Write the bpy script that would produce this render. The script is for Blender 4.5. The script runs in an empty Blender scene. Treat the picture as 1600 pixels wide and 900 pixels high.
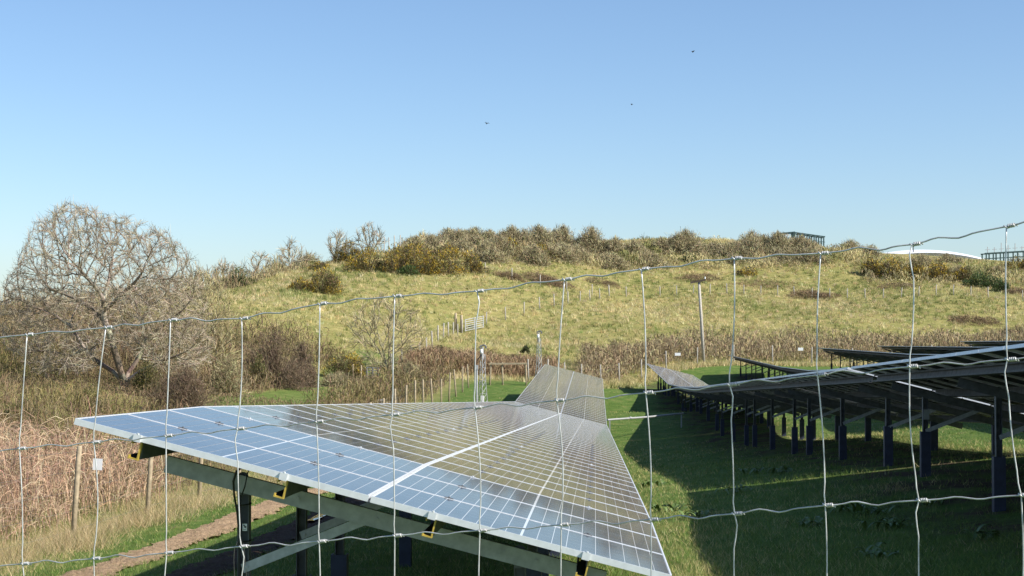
import bpy, math, random
import numpy as np
from mathutils import Vector, Matrix

rng = np.random.default_rng(11)
R = math.radians
sc = bpy.context.scene
col = sc.collection

# ------------------------------------------------------------------ camera
F = 2600.0                       # focal length in pixels of the 1600 px wide photograph
YAW, PITCH = math.atan(130 / F), math.atan(70 / F)
cam_d = bpy.data.cameras.new('camera')
cam_d.sensor_width = 36.0
cam_d.lens = F / 1600 * 36.0
cam_d.clip_start, cam_d.clip_end = 0.05, 8000
cam = bpy.data.objects.new('camera', cam_d)
cam.location = (0, 0, 0)         # eye height is the zero level; the ground lies 1.7 m below
cam.rotation_euler = (math.pi / 2 + PITCH, 0, YAW)
col.objects.link(cam)
sc.camera = cam

# ------------------------------------------------------------------ sky, sun, exposure
SUN_EL, SUN_AZ = R(37.2), R(112)   # azimuth clockwise from +Y
w = bpy.data.worlds.new('World')
sc.world = w
w.use_nodes = True
nt = w.node_tree
nt.nodes.clear()
sky = nt.nodes.new('ShaderNodeTexSky')
sky.sky_type = 'NISHITA'
sky.sun_disc = False
sky.sun_elevation = SUN_EL
sky.sun_rotation = SUN_AZ
sky.altitude = 0
sky.air_density = 0.92
sky.dust_density = 0.6
sky.ozone_density = 4.5
bg = nt.nodes.new('ShaderNodeBackground')
bg.inputs["Strength"].default_value = 0.106
wo = nt.nodes.new('ShaderNodeOutputWorld')
nt.links.new(sky.outputs[0], bg.inputs[0])
nt.links.new(bg.outputs[0], wo.inputs[0])
sun_d = bpy.data.lights.new('sun', 'SUN')
sun_d.energy = 5.0
sun_d.angle = R(0.53)
sun_d.color = (1.0, 0.94, 0.85)
sun = bpy.data.objects.new('sun', sun_d)
to_sun = Vector((math.sin(SUN_AZ) * math.cos(SUN_EL), math.cos(SUN_AZ) * math.cos(SUN_EL), math.sin(SUN_EL)))
sun.rotation_euler = to_sun.to_track_quat('Z', 'Y').to_euler()
sun.location = to_sun * 60
col.objects.link(sun)
vs = sc.view_settings
vs.view_transform = 'Standard'
vs.look = 'None'
vs.exposure = 0.62
vs.gamma = 1.0
vs.use_curve_mapping = False
sc.render.engine = 'CYCLES'
sc.cycles.max_bounces = 6

# ------------------------------------------------------------------ geometry helpers
CM = np.array(Matrix.Rotation(YAW, 3, 'Z') @ Matrix.Rotation(math.pi / 2 + PITCH, 3, 'X'))


def ray(px, py):
    d = np.array([(px - 800) / F, (450 - py) / F, -1.0])
    return CM @ d


def at(px, py, Y):
    d = ray(px, py)
    return d * (Y / d[1])


def link(o, parent=None):
    col.objects.link(o)
    if parent is not None:
        o.parent = parent
    return o


def empty(name, loc=(0, 0, 0)):
    o = bpy.data.objects.new(name, None)
    o.empty_display_size = 0.2
    o.location = loc
    return link(o)


def tag(o, label=None, cat=None, group=None, kind=None):
    if label:
        o['label'] = label
    if cat:
        o['category'] = cat
    if group:
        o['group'] = group
    if kind:
        o['kind'] = kind
    return o


def npmesh(name, verts, faces, mats, cols=None, smooth=False, mat_idx=None):
    """faces: (N,3) or (N,4) int array, or list of such arrays"""
    me = bpy.data.meshes.new(name)
    verts = np.asarray(verts, dtype=np.float32).reshape(-1, 3)
    fl = faces if isinstance(faces, list) else [faces]
    fl = [np.asarray(f, dtype=np.int32) for f in fl if len(f)]
    loops = np.concatenate([f.ravel() for f in fl])
    sizes = np.concatenate([np.full(len(f), f.shape[1], dtype=np.int32) for f in fl])
    starts = np.concatenate([[0], np.cumsum(sizes)[:-1]]).astype(np.int32)
    me.vertices.add(len(verts))
    me.vertices.foreach_set('co', verts.ravel())
    me.loops.add(len(loops))
    me.loops.foreach_set('vertex_index', loops)
    me.polygons.add(len(sizes))
    me.polygons.foreach_set('loop_start', starts)
    me.polygons.foreach_set('loop_total', sizes)
    for m in (mats if isinstance(mats, (list, tuple)) else [mats]):
        me.materials.append(m)
    if mat_idx is not None:
        me.polygons.foreach_set('material_index', np.asarray(mat_idx, dtype=np.int32))
    me.update(calc_edges=True)
    if cols is not None:
        a = me.color_attributes.new('Col', 'FLOAT_COLOR', 'POINT')
        c = np.ones((len(verts), 4), dtype=np.float32)
        c[:, :3] = cols
        a.data.foreach_set('color', c.ravel())
    if smooth:
        me.polygons.foreach_set('use_smooth', np.ones(len(sizes), dtype=bool))
    return me


def obj(name, me, parent=None, M=None):
    o = bpy.data.objects.new(name, me)
    link(o, parent)
    if M is not None:
        o.matrix_basis = M
    return o


class MB:
    """collects simple solids into one mesh"""
    def __init__(s):
        s.v, s.f, s.m, s.n = [], [], [], 0

    def raw(s, v, f, m=0):
        v = [tuple(p) for p in v]
        s.v += v
        s.f += [tuple(i + s.n for i in q) for q in f]
        s.m += [m] * len(f)
        s.n += len(v)

    def box(s, x0, x1, y0, y1, z0, z1, m=0):
        s.raw([(x0, y0, z0), (x1, y0, z0), (x1, y1, z0), (x0, y1, z0), (x0, y0, z1), (x1, y0, z1), (x1, y1, z1), (x0, y1, z1)],
              [(0, 3, 2, 1), (4, 5, 6, 7), (0, 1, 5, 4), (1, 2, 6, 5), (2, 3, 7, 6), (3, 0, 4, 7)], m)

    def bar(s, a, b, wx, wz, up=(0, 0, 1), m=0):
        a, b, up = Vector(a), Vector(b), Vector(up)
        d = (b - a).normalized()
        sd = d.cross(up)
        if sd.length < 1e-4:
            sd = Vector((1, 0, 0))
        sd.normalize()
        u = sd.cross(d)
        v = []
        for p in (a, b):
            for i, j in ((-1, -1), (1, -1), (1, 1), (-1, 1)):
                v.append(p + sd * (i * wx / 2) + u * (j * wz / 2))
        s.raw(v, [(3, 2, 1, 0), (4, 5, 6, 7), (0, 1, 5, 4), (1, 2, 6, 5), (2, 3, 7, 6), (3, 0, 4, 7)], m)

    def tube(s, pts, r, k=6, m=0, cap=True):
        pts = [Vector(p) for p in pts]
        n = len(pts)
        rs = r if isinstance(r, (list, tuple)) else [r] * n
        base = []
        ref = Vector((0.13, 0.31, 0.94))
        for i, p in enumerate(pts):
            d = (pts[min(i + 1, n - 1)] - pts[max(i - 1, 0)]).normalized()
            if abs(d.dot(ref)) > 0.93:
                ref = Vector((0.95, 0.2, 0.1))
            sd = d.cross(ref).normalized()
            u = sd.cross(d)
            for j in range(k):
                t = 2 * math.pi * j / k
                base.append(p + (sd * math.cos(t) + u * math.sin(t)) * rs[i])
        f = []
        for i in range(n - 1):
            for j in range(k):
                a, b = i * k + j, i * k + (j + 1) % k
                f.append((a, b, b + k, a + k))
        if cap:
            f.append(tuple(range(k))[::-1])
            f.append(tuple((n - 1) * k + j for j in range(k)))
        s.raw(base, f, m)

    def prism(s, prof, y0, y1, m=0, plane='xz'):
        n = len(prof)
        v = [(p[0], y0, p[1]) for p in prof] + [(p[0], y1, p[1]) for p in prof]
        f = [(i, (i + 1) % n, n + (i + 1) % n, n + i) for i in range(n)]
        s.raw(v, f + [tuple(range(n))[::-1], tuple(range(n, 2 * n))], m)

    def mesh(s, name, mats, smooth=False):
        me = bpy.data.meshes.new(name)
        me.from_pydata(s.v, [], s.f)
        for x in (mats if isinstance(mats, (list, tuple)) else [mats]):
            me.materials.append(x)
        me.polygons.foreach_set('material_index', s.m)
        if smooth:
            me.polygons.foreach_set('use_smooth', [True] * len(s.f))
        me.update()
        return me


def ribbons(P, W, C, side=None):
    """P (N,K,3) polylines, W (N,K) or (K,) widths, C (N,3) or (N,K,3) colours -> verts, quads, cols"""
    P = np.asarray(P, float)
    N, K, _ = P.shape
    W = np.broadcast_to(np.asarray(W, float), (N, K)) if np.ndim(W) < 2 else np.asarray(W, float)
    d = P[:, -1] - P[:, 0]
    if side is None:
        side = rng.normal(size=(N, 3))
        side[:, 2] *= 0.5
    s = np.cross(d, side)
    s /= np.linalg.norm(s, axis=1, keepdims=True) + 1e-9
    off = s[:, None, :] * W[:, :, None] * 0.5
    V = np.stack([P - off, P + off], axis=2)            # N,K,2,3
    idx = np.arange(N * K * 2).reshape(N, K, 2)
    q = np.stack([idx[:, :-1, 0], idx[:, :-1, 1], idx[:, 1:, 1], idx[:, 1:, 0]], axis=-1).reshape(-1, 4)
    C = np.asarray(C, float)
    if C.ndim == 2:
        C = np.repeat(C[:, None, :], K, axis=1)
    cc = np.repeat(C[:, :, None, :], 2, axis=2).reshape(-1, 3)
    return V.reshape(-1, 3), q, cc


def blades(B, T, W, C):
    """triangular blades: base B, tip T (N,3), width W (N,)"""
    N = len(B)
    d = T - B
    a = rng.uniform(0, 2 * math.pi, N)
    s = np.stack([np.cos(a), np.sin(a), np.zeros(N)], 1) * (np.asarray(W) * 0.5)[:, None]
    V = np.stack([B - s, B + s, T], 1)
    f = np.arange(N * 3).reshape(N, 3)
    return V.reshape(-1, 3), f, np.repeat(C, 3, axis=0)


def segs(P0, P1, R0, R1, k=4):
    """tapered prisms for branch segments"""
    N = len(P0)
    d = P1 - P0
    d = d / (np.linalg.norm(d, axis=1, keepdims=True) + 1e-9)
    ref = np.where(np.abs(d[:, 2:3]) > 0.9, np.array([[1.0, 0, 0]]), np.array([[0, 0, 1.0]]))
    s = np.cross(d, ref)
    s /= np.linalg.norm(s, axis=1, keepdims=True) + 1e-9
    u = np.cross(s, d)
    rings = []
    for P, Rr in ((P0 - d * 0.01, R0), (P1 + d * 0.01, R1)):
        for j in range(k):
            t = 2 * math.pi * j / k
            rings.append(P + (s * math.cos(t) + u * math.sin(t)) * np.asarray(Rr)[:, None])
    V = np.stack(rings, 1)
    idx = np.arange(N * 2 * k).reshape(N, 2 * k)
    q = np.concatenate([np.stack([idx[:, j], idx[:, (j + 1) % k], idx[:, k + (j + 1) % k], idx[:, k + j]], 1) for j in range(k)])
    return V.reshape(-1, 3), q, N * 2 * k


def vnoise(x, y, s=1.0, seed=0):
    """cheap smooth noise in about -1..1 from a few sines"""
    x, y = np.asarray(x) / s, np.asarray(y) / s
    r = np.random.default_rng(seed)
    o = 0
    for k in range(7):
        a, f, p = r.uniform(0, 6.28), r.uniform(0.6, 2.2), r.uniform(0, 6.28)
        o = o + np.sin((x * math.cos(a) + y * math.sin(a)) * f * 2 + p + 0.8 * np.sin(x * f * 1.3 + y * 0.7 + p))
    return o / 4.0


def pick(cols, n, jit=0.12, weights=None):
    cols = np.asarray(cols, float)
    i = rng.choice(len(cols), n, p=weights)
    return np.clip(cols[i] * rng.normal(1, jit, (n, 1)) * rng.normal(1, jit * 0.35, (n, 3)), 0.002, 0.9)


ORD = ['first', 'second', 'third', 'fourth', 'fifth', 'sixth', 'seventh', 'eighth', 'ninth', 'tenth', 'eleventh', 'twelfth',
       'thirteenth', 'fourteenth', 'fifteenth', 'sixteenth', 'seventeenth', 'eighteenth', 'nineteenth', 'twentieth']


def nth(i):
    if i < 20:
        return ORD[i]
    t, u = divmod(i + 1, 10)
    if u == 0:
        return {3: 'thirtieth', 4: 'fortieth', 5: 'fiftieth', 6: 'sixtieth', 7: 'seventieth'}[t]
    return {2: 'twenty', 3: 'thirty', 4: 'forty', 5: 'fifty', 6: 'sixty', 7: 'seventy'}[t] + '-' + ORD[u - 1]


# ------------------------------------------------------------------ materials
def new_mat(name):
    m = bpy.data.materials.new(name)
    m.use_nodes = True
    n = m.node_tree
    return m, n, n.nodes['Principled BSDF']


def ramp(n, stops):
    r = n.nodes.new('ShaderNodeValToRGB')
    e = r.color_ramp.elements
    e[0].position, e[0].color = stops[0][0], (*stops[0][1], 1)
    e[1].position, e[1].color = stops[-1][0], (*stops[-1][1], 1)
    for p, c in stops[1:-1]:
        x = e.new(p)
        x.color = (*c, 1)
    return r


def noise(n, scale, detail=4, rough=0.6, coord='Object'):
    tc = n.nodes.new('ShaderNodeTexCoord')
    t = n.nodes.new('ShaderNodeTexNoise')
    t.inputs['Scale'].default_value = scale
    t.inputs['Detail'].default_value = detail
    t.inputs['Roughness'].default_value = rough
    n.links.new(tc.outputs[coord], t.inputs['Vector'])
    return t


def simple(name, c, rough=0.6, metal=0.0, var=0.25, scale=8.0, bump=0.0, coat=0.0, streak=None):
    m, n, b = new_mat(name)
    t = noise(n, scale)
    r = ramp(n, [(0.3, [x * (1 - var) for x in c]), (0.7, [min(1, x * (1 + var)) for x in c])])
    n.links.new(t.outputs['Fac'], r.inputs[0])
    n.links.new(r.outputs[0], b.inputs['Base Color'])
    b.inputs['Roughness'].default_value = rough
    b.inputs['Metallic'].default_value = metal
    if coat:
        b.inputs['Coat Weight'].default_value = coat
        b.inputs['Coat Roughness'].default_value = 0.04
    if bump:
        bp = n.nodes.new('ShaderNodeBump')
        bp.inputs['Strength'].default_value = bump
        bp.inputs['Distance'].default_value = 0.01
        n.links.new(t.outputs['Fac'], bp.inputs['Height'])
        n.links.new(bp.outputs[0], b.inputs['Normal'])
    return m


def colmat(name, rough=0.75, spec=0.25, trans=0.0, tint=None):
    m, n, b = new_mat(name)
    a = n.nodes.new('ShaderNodeAttribute')
    a.attribute_name = 'Col'
    if tint:
        tm = n.nodes.new('ShaderNodeMix')
        tm.data_type = 'RGBA'
        tm.blend_type = 'MULTIPLY'
        tm.inputs[0].default_value = 1.0
        tm.inputs[7].default_value = (*tint, 1)
        n.links.new(a.outputs['Color'], tm.inputs[6])
        n.links.new(tm.outputs[2], b.inputs['Base Color'])
    else:
        n.links.new(a.outputs['Color'], b.inputs['Base Color'])
    b.inputs['Roughness'].default_value = rough
    b.inputs['Specular IOR Level'].default_value = spec
    if trans:
        tr = n.nodes.new('ShaderNodeBsdfTranslucent')
        n.links.new(a.outputs['Color'], tr.inputs['Color'])
        mx = n.nodes.new('ShaderNodeMixShader')
        mx.inputs[0].default_value = trans
        n.links.new(b.outputs[0], mx.inputs[1])
        n.links.new(tr.outputs[0], mx.inputs[2])
        n.links.new(mx.outputs[0], n.nodes['Material Output'].inputs[0])
    return m


M_GRASS = colmat('grass_blades', 0.6, 0.3, 0.3)
M_TWIG = colmat('twigs', 0.8, 0.15, 0.0, (0.94, 0.985, 0.84))
M_STALK = colmat('dry_stalks', 0.8, 0.15)
M_LEAF = colmat('leaves', 0.6, 0.25, 0.15)
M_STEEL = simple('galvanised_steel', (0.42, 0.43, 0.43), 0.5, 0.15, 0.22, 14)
M_STEEL_D = simple('weathered_shaded_steel', (0.12, 0.125, 0.13), 0.6, 0.2, 0.35, 10)  # dark steel; also puts the shade under the tables into the colour
M_WIRE = simple('fence_wire', (0.58, 0.58, 0.56), 0.45, 0.4, 0.3, 40)
M_ALU = simple('aluminium_frame', (0.74, 0.76, 0.77), 0.42, 0.35, 0.08, 20)
M_SLEEVE = simple('dark_blue_sleeve', (0.026, 0.034, 0.066), 0.55, 0.0, 0.35, 9)
M_YELLOW = simple('yellow_edge_trim', (0.50, 0.36, 0.06), 0.6, 0, 0.3, 25)
M_BLACK = simple('black_cable', (0.012, 0.012, 0.013), 0.5, 0, 0.2, 20)
M_WHITE = simple('white_sign', (0.82, 0.82, 0.82), 0.45, 0, 0.03, 12)
M_WOOD = simple('weathered_wood', (0.36, 0.29, 0.19), 0.85, 0, 0.35, 12, 0.5)
M_WOOD_G = simple('grey_wood', (0.40, 0.37, 0.32), 0.85, 0, 0.3, 12, 0.4)
M_ROOF = simple('white_roof', (0.80, 0.81, 0.83), 0.5, 0, 0.02, 0.3)
M_GREEN = simple('green_painted_steel', (0.045, 0.085, 0.085), 0.5, 0.1, 0.2, 3)
M_ROCK = simple('grey_rock', (0.20, 0.18, 0.165), 0.9, 0, 0.35, 1.2, 0.8)
M_BIRD = simple('dark_feathers', (0.02, 0.02, 0.02), 0.7, 0, 0.3, 10)
M_BACK = simple('module_backsheet', (0.016, 0.017, 0.019), 0.5, 0, 0.1, 4)  # black colour carries the shade on the table undersides
M_PIPE = simple('grey_pipe', (0.34, 0.35, 0.34), 0.5, 0.2, 0.1, 6)


def glass_coat(b, rough=0.035):
    b.inputs['Coat Weight'].default_value = 0.86
    b.inputs['Coat Roughness'].default_value = rough
    b.inputs['Coat IOR'].default_value = 1.28


def mk_cell():
    m, n, b = new_mat('solar_cell_blue')
    t = noise(n, 5, 3)
    v = n.nodes.new('ShaderNodeTexVoronoi')
    v.inputs['Scale'].default_value = 90
    tc = n.nodes.new('ShaderNodeTexCoord')
    n.links.new(tc.outputs['Object'], v.inputs['Vector'])
    r = ramp(n, [(0.0, (0.020, 0.022, 0.032)), (1.0, (0.042, 0.045, 0.058))])
    n.links.new(v.outputs['Color'], r.inputs[0])
    geo = n.nodes.new('ShaderNodeNewGeometry')
    dn = n.nodes.new('ShaderNodeTexNoise')
    dn.inputs['Scale'].default_value = 2.3
    dn.inputs['Detail'].default_value = 6
    dn.inputs['Roughness'].default_value = 0.7
    n.links.new(geo.outputs['Position'], dn.inputs['Vector'])
    dr = n.nodes.new('ShaderNodeMapRange')
    dr.inputs['From Min'].default_value = 0.35
    dr.inputs['From Max'].default_value = 0.75
    dr.inputs['To Min'].default_value = 0.02
    dr.inputs['To Max'].default_value = 0.24
    n.links.new(dn.outputs['Fac'], dr.inputs['Value'])
    dm = n.nodes.new('ShaderNodeMix')
    dm.data_type = 'RGBA'
    dm.inputs[7].default_value = (0.22, 0.21, 0.19, 1)
    n.links.new(dr.outputs[0], dm.inputs[0])
    n.links.new(r.outputs[0], dm.inputs[6])
    n.links.new(dm.outputs[2], b.inputs['Base Color'])
    b.inputs['Roughness'].default_value = 0.45
    glass_coat(b)
    # a thin film of dust makes the glass a little uneven
    mp = n.nodes.new('ShaderNodeMapRange')
    mp.inputs['To Min'].default_value = 0.02
    mp.inputs['To Max'].default_value = 0.10
    n.links.new(t.outputs['Fac'], mp.inputs['Value'])
    n.links.new(mp.outputs[0], b.inputs['Coat Roughness'])
    return m


def mk_sheet():
    m, n, b = new_mat('white_cell_gap')
    b.inputs['Base Color'].default_value = (0.66, 0.68, 0.70, 1)
    b.inputs['Roughness'].default_value = 0.5
    glass_coat(b, 0.05)
    return m


M_CELL, M_SHEET = mk_cell(), mk_sheet()

# ------------------------------------------------------------------ terrain height from control points (thin plate spline)
XH, XL = -2.94, 0.43             # upper and lower long edges of the left row


def prof(pts):
    ys, zs = zip(*pts)
    return lambda y: float(np.interp(y, ys, zs))


ROW_MAIN = prof([(9.3, -0.483), (12.36, -0.55), (61.4, -2.53), (98, -1.83)])
ROW_TWO = prof([(6, 0.27), (14.5, -0.084), (61, -1.97), (83, -2.65), (131, -2.15)])
ROW_THREE = prof([(8, 0.75), (30, -0.05), (60, -1.25), (87, -1.95), (130, -1.74)])
ROW_FOUR = prof([(40, -0.3), (87, -1.15), (130, -1.14)])
ROW_FIVE = prof([(50, -0.3), (108, -0.90), (143, -1.1)])
ROW_SIX = prof([(60, 0.0), (118, -0.55), (142, -0.72)])
CP = [(0, 0, -1.75), (-4, 0, -1.95), (5, 0, -1.45), (-12, 0, -2.3), (14, 0, -0.9), (0, -20, -1.4), (-30, -20, -2.2), (30, -20, 0),
      (30, 20, 0.2), (45, 60, -1.4), (60, 110, -1.6), (-40, 30, -2.6)]
for y in (10, 20, 40, 61, 80, 97):
    CP.append((-2.2, y, ROW_MAIN(y) - 1.78))
    CP.append((0.43, y, ROW_MAIN(y) - 0.86 - 0.76))
for y in (10, 18, 40, 61, 83, 105, 130):
    CP.append((4.45, y, ROW_TWO(y) - 1.80))
for y in (12, 24, 40, 61, 83):
    CP.append((7.2, y, ROW_TWO(y) - 0.86 - 0.36))
for y in (25, 60, 87, 129):
    CP.append((11.1, y, ROW_THREE(y) - 1.8))
for y in (87, 129):
    CP.append((17.8, y, ROW_FOUR(y) - 1.8))
CP += [(24.5, 108, -2.7), (24.5, 142, -2.9), (31, 118, -2.35), (31, 142, -2.5)]
CP += [(-8, 18, -3.0), (-8, 26, -3.25), (-8, 40, -3.75), (-8, 60, -4.0), (-8, 77, -3.7), (-8, 105, -3.4), (-14, 30, -3.1), (-20, 70, -2.6),
       (-30, 95, -1.6), (-16, 95, -3.2), (-22, 45, -2.6)]
CPX = [(1055, 578, 135), (1250, 572, 141), (830, 598, 108), (1500, 565, 146), (700, 570, 122), (1000, 548, 146), (1300, 538, 156), (1560, 533, 162),
       (850, 556, 135), (740, 522, 150), (1000, 505, 162), (1300, 495, 170), (1560, 493, 173), (600, 500, 141), (450, 480, 135), (900, 520, 155),
       (960, 464, 182), (1250, 467, 184), (1550, 467, 187), (1120, 430, 198), (700, 440, 172), (500, 445, 160), (380, 457, 150), (420, 434, 172), (850, 440, 185),
       (400, 432, 185), (550, 408, 192), (700, 385, 203), (850, 382, 208), (1000, 396, 208), (1150, 390, 213), (1300, 393, 215), (1450, 412, 216), (1600, 420, 220),
       (1420, 440, 200), (150, 500, 150), (0, 505, 150), (270, 470, 165), (100, 495, 210), (330, 455, 190)]
for px, py, Y in CPX:
    CP.append(tuple(at(px, py, Y)))
for X, Y, z in [(-60, 300, -2), (0, 270, 9.5), (60, 275, 9), (110, 280, 4), (-120, 150, 0), (150, 150, 0), (0, 420, 0), (-200, 420, -8), (220, 420, -6), (-140, 300, -5),
                (-200, 0, -4), (200, 0, 0), (0, -150, 0), (100, 200, 9), (-60, 60, -1.5), (-60, 110, -0.5)]:
    CP.append((X, Y, z))
CP = np.array(CP)
SC = 60.0


def _phi(r2):
    return 0.5 * r2 * np.log(r2 + 1e-12)


_c = CP[:, :2] / SC
_n = len(CP)
_K = _phi(((_c[:, None] - _c[None]) ** 2).sum(-1)) + np.eye(_n) * 2e-4
_Pm = np.hstack([np.ones((_n, 1)), _c])
_A = np.zeros((_n + 3, _n + 3))
_A[:_n, :_n], _A[:_n, _n:], _A[_n:, :_n] = _K, _Pm, _Pm.T
_sol = np.linalg.solve(_A, np.concatenate([CP[:, 2], np.zeros(3)]))


def gz(x, y):
    x, y = np.asarray(x, float), np.asarray(y, float)
    q = np.stack([x.ravel() / SC, y.ravel() / SC], 1)
    out = np.empty(len(q))
    for i in range(0, len(q), 20000):
        p = q[i:i + 20000]
        out[i:i + 20000] = _phi(((p[:, None] - _c[None]) ** 2).sum(-1)) @ _sol[:_n] + _sol[_n] + p @ _sol[_n + 1:]
    xx, yy = x.ravel(), y.ravel()
    rr = np.hypot(xx / 1.0, yy - 120)
    far = np.clip((rr - 230) / 200, 0, 1)
    far = far * far * (3 - 2 * far)
    out = out * (1 - far) + (-9.0) * far
    hill = np.clip((yy - 120) / 40, 0, 1)
    out = out + hill * (0.25 * vnoise(xx, yy, 9, 3) + 0.35 * vnoise(xx, yy, 22, 4)) * (1 - far)
    return out.reshape(x.shape)


def hit(px, py, y0=8.0, y1=320.0):
    d = ray(px, py)
    ys = np.arange(y0, y1, 0.25)
    P = d[None] * (ys / d[1])[:, None]
    g = gz(P[:, 0], P[:, 1])
    k = np.nonzero(P[:, 2] < g)[0]
    i = k[0] if len(k) else int(np.argmin(P[:, 2] - g))
    return np.array([P[i, 0], P[i, 1], g[i]])


def on_ground(x, y, dz=0.0):
    return Vector((x, y, float(gz(np.array([x]), np.array([y]))[0]) + dz))


def axis(lo, hi, fine0, fine1, step, grow=1.13):
    a = list(np.arange(fine0, fine1, step))
    s, v = step, fine1
    while v < hi:
        a.append(v)
        s *= grow
        v += s
    a.append(hi)
    s, v = step, fine0 - step
    while v > lo:
        a.insert(0, v)
        s *= grow
        v -= s
    a.insert(0, lo)
    return np.array(a)


TRACK = [np.array(p) for p in ()]


def track_x(y):
    return np.interp(y, [0, 12, 22, 30, 45, 60, 85], [-6.6, -6.35, -6.1, -6.15, -6.3, -6.4, -6.2])


gx = axis(-4000, 4000, -30, 62, 1.0)
gy = axis(-2500, 5000, 4, 226, 1.0)
GX, GY = np.meshgrid(gx, gy)
GZ = gz(GX, GY)
nx, ny = len(gx), len(gy)
ii = np.arange(nx * ny).reshape(ny, nx)
gq = np.stack([ii[:-1, :-1], ii[:-1, 1:], ii[1:, 1:], ii[1:, :-1]], -1).reshape(-1, 4)
# zones: red = rough hillside, green = bare soil below the tables
fence_far_y = np.interp(GX, [-8, 0, 6, 16, 40, 80], [106, 112, 134, 141, 148, 150])
rough_z = np.clip((GY - fence_far_y) / 4, 0, 1)
rough_z = np.maximum(rough_z, np.clip((-8.3 - GX) / 1.2, 0, 1))
rough_z = np.where((np.abs(GX - np.interp(GY, [60, 85, 100, 118], [-14.6, -15.2, -15.6, -15.5])) < 2.2) & (GY > 68) & (GY < 122), 0.15, rough_z)
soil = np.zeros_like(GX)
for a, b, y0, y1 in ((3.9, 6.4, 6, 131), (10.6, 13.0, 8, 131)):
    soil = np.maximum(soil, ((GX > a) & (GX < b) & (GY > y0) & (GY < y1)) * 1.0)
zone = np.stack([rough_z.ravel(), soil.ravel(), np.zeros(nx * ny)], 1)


def mk_ground():
    m, n, b = new_mat('ground_grass_and_soil')
    L = n.links.new
    geo = n.nodes.new('ShaderNodeNewGeometry')
    att = n.nodes.new('ShaderNodeAttribute')
    att.attribute_name = 'Col'
    sep = n.nodes.new('ShaderNodeSeparateColor')
    L(att.outputs['Color'], sep.inputs[0])

    def nz(scale, detail=5, rough=0.65):
        t = n.nodes.new('ShaderNodeTexNoise')
        t.inputs['Scale'].default_value = scale
        t.inputs['Detail'].default_value = detail
        t.inputs['Roughness'].default_value = rough
        L(geo.outputs['Position'], t.inputs['Vector'])
        return t

    def mix(f, a, c):
        x = n.nodes.new('ShaderNodeMix')
        x.data_type = 'RGBA'
        L(f, x.inputs[0])
        L(a, x.inputs[6])
        L(c, x.inputs[7])
        return x.outputs[2]
    t1, t2, t3 = nz(0.25), nz(1.7), nz(7.0)
    g1 = ramp(n, [(0.3, (0.06, 0.11, 0.02)), (0.52, (0.10, 0.16, 0.034)), (0.72, (0.19, 0.19, 0.065))])
    L(t2.outputs['Fac'], g1.inputs[0])
    g2 = ramp(n, [(0.35, (0.13, 0.15, 0.04)), (0.5, (0.25, 0.23, 0.08)), (0.65, (0.38, 0.32, 0.13))])
    add = n.nodes.new('ShaderNodeMath')
    add.operation = 'MULTIPLY_ADD'
    add.inputs[1].default_value = 0.5
    L(t2.outputs['Fac'], add.inputs[0])
    m2 = n.nodes.new('ShaderNodeMath')
    m2.operation = 'MULTIPLY'
    m2.inputs[1].default_value = 0.5
    L(t1.outputs['Fac'], m2.inputs[0])
    L(m2.outputs[0], add.inputs[2])
    L(add.outputs[0], g2.inputs[0])
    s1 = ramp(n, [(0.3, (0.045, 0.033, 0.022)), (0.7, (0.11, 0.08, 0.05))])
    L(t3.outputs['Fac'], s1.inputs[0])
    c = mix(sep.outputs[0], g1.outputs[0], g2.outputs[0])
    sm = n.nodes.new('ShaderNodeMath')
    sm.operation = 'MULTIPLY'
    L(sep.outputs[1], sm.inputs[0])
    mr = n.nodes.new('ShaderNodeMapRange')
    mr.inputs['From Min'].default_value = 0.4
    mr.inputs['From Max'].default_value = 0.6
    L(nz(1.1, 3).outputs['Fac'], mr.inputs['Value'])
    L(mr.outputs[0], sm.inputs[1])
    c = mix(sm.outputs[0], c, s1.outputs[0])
    L(c, b.inputs['Base Color'])
    b.inputs['Roughness'].default_value = 0.95
    b.inputs['Specular IOR Level'].default_value = 0.1
    bp = n.nodes.new('ShaderNodeBump')
    bp.inputs['Strength'].default_value = 0.6
    bp.inputs['Distance'].default_value = 0.12
    L(t3.outputs['Fac'], bp.inputs['Height'])
    L(bp.outputs[0], b.inputs['Normal'])
    return m


M_GROUND = mk_ground()
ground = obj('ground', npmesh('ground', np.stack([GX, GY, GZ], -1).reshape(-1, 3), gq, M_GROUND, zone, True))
tag(ground, 'rolling field of short grass rising to a rough hillside', 'ground', kind='structure')


def strip(name, xc, half, y0, y1, dy, mat, dz, seed, cols=13, rough=0.02):
    ys = np.arange(y0, y1, dy)
    k = np.linspace(-1, 1, cols)
    edge = half * (1 + 0.2 * vnoise(ys, ys * 0 + seed, 0.7, seed) + 0.14 * vnoise(ys, ys * 0, 0.09, seed + 7))
    edge2 = half * (1 + 0.2 * vnoise(ys, ys * 0 - seed, 0.6, seed + 1) + 0.14 * vnoise(ys, ys * 0, 0.08, seed + 8))
    X = xc(ys)[:, None] + np.where(k[None] < 0, edge[:, None], edge2[:, None]) * k[None]
    Y = np.repeat(ys[:, None], cols, 1)
    Z = gz(X, Y) + dz - 0.012 * np.abs(k[None]) ** 3 + rough * vnoise(X, Y, 0.07, seed) + rough * vnoise(X, Y, 0.2, seed + 3)
    i = np.arange(X.size).reshape(X.shape)
    q = np.stack([i[:-1, :-1], i[:-1, 1:], i[1:, 1:], i[1:, :-1]], -1).reshape(-1, 4)
    return obj(name, npmesh(name, np.stack([X, Y, Z], -1).reshape(-1, 3), q, mat, None, True))


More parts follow.
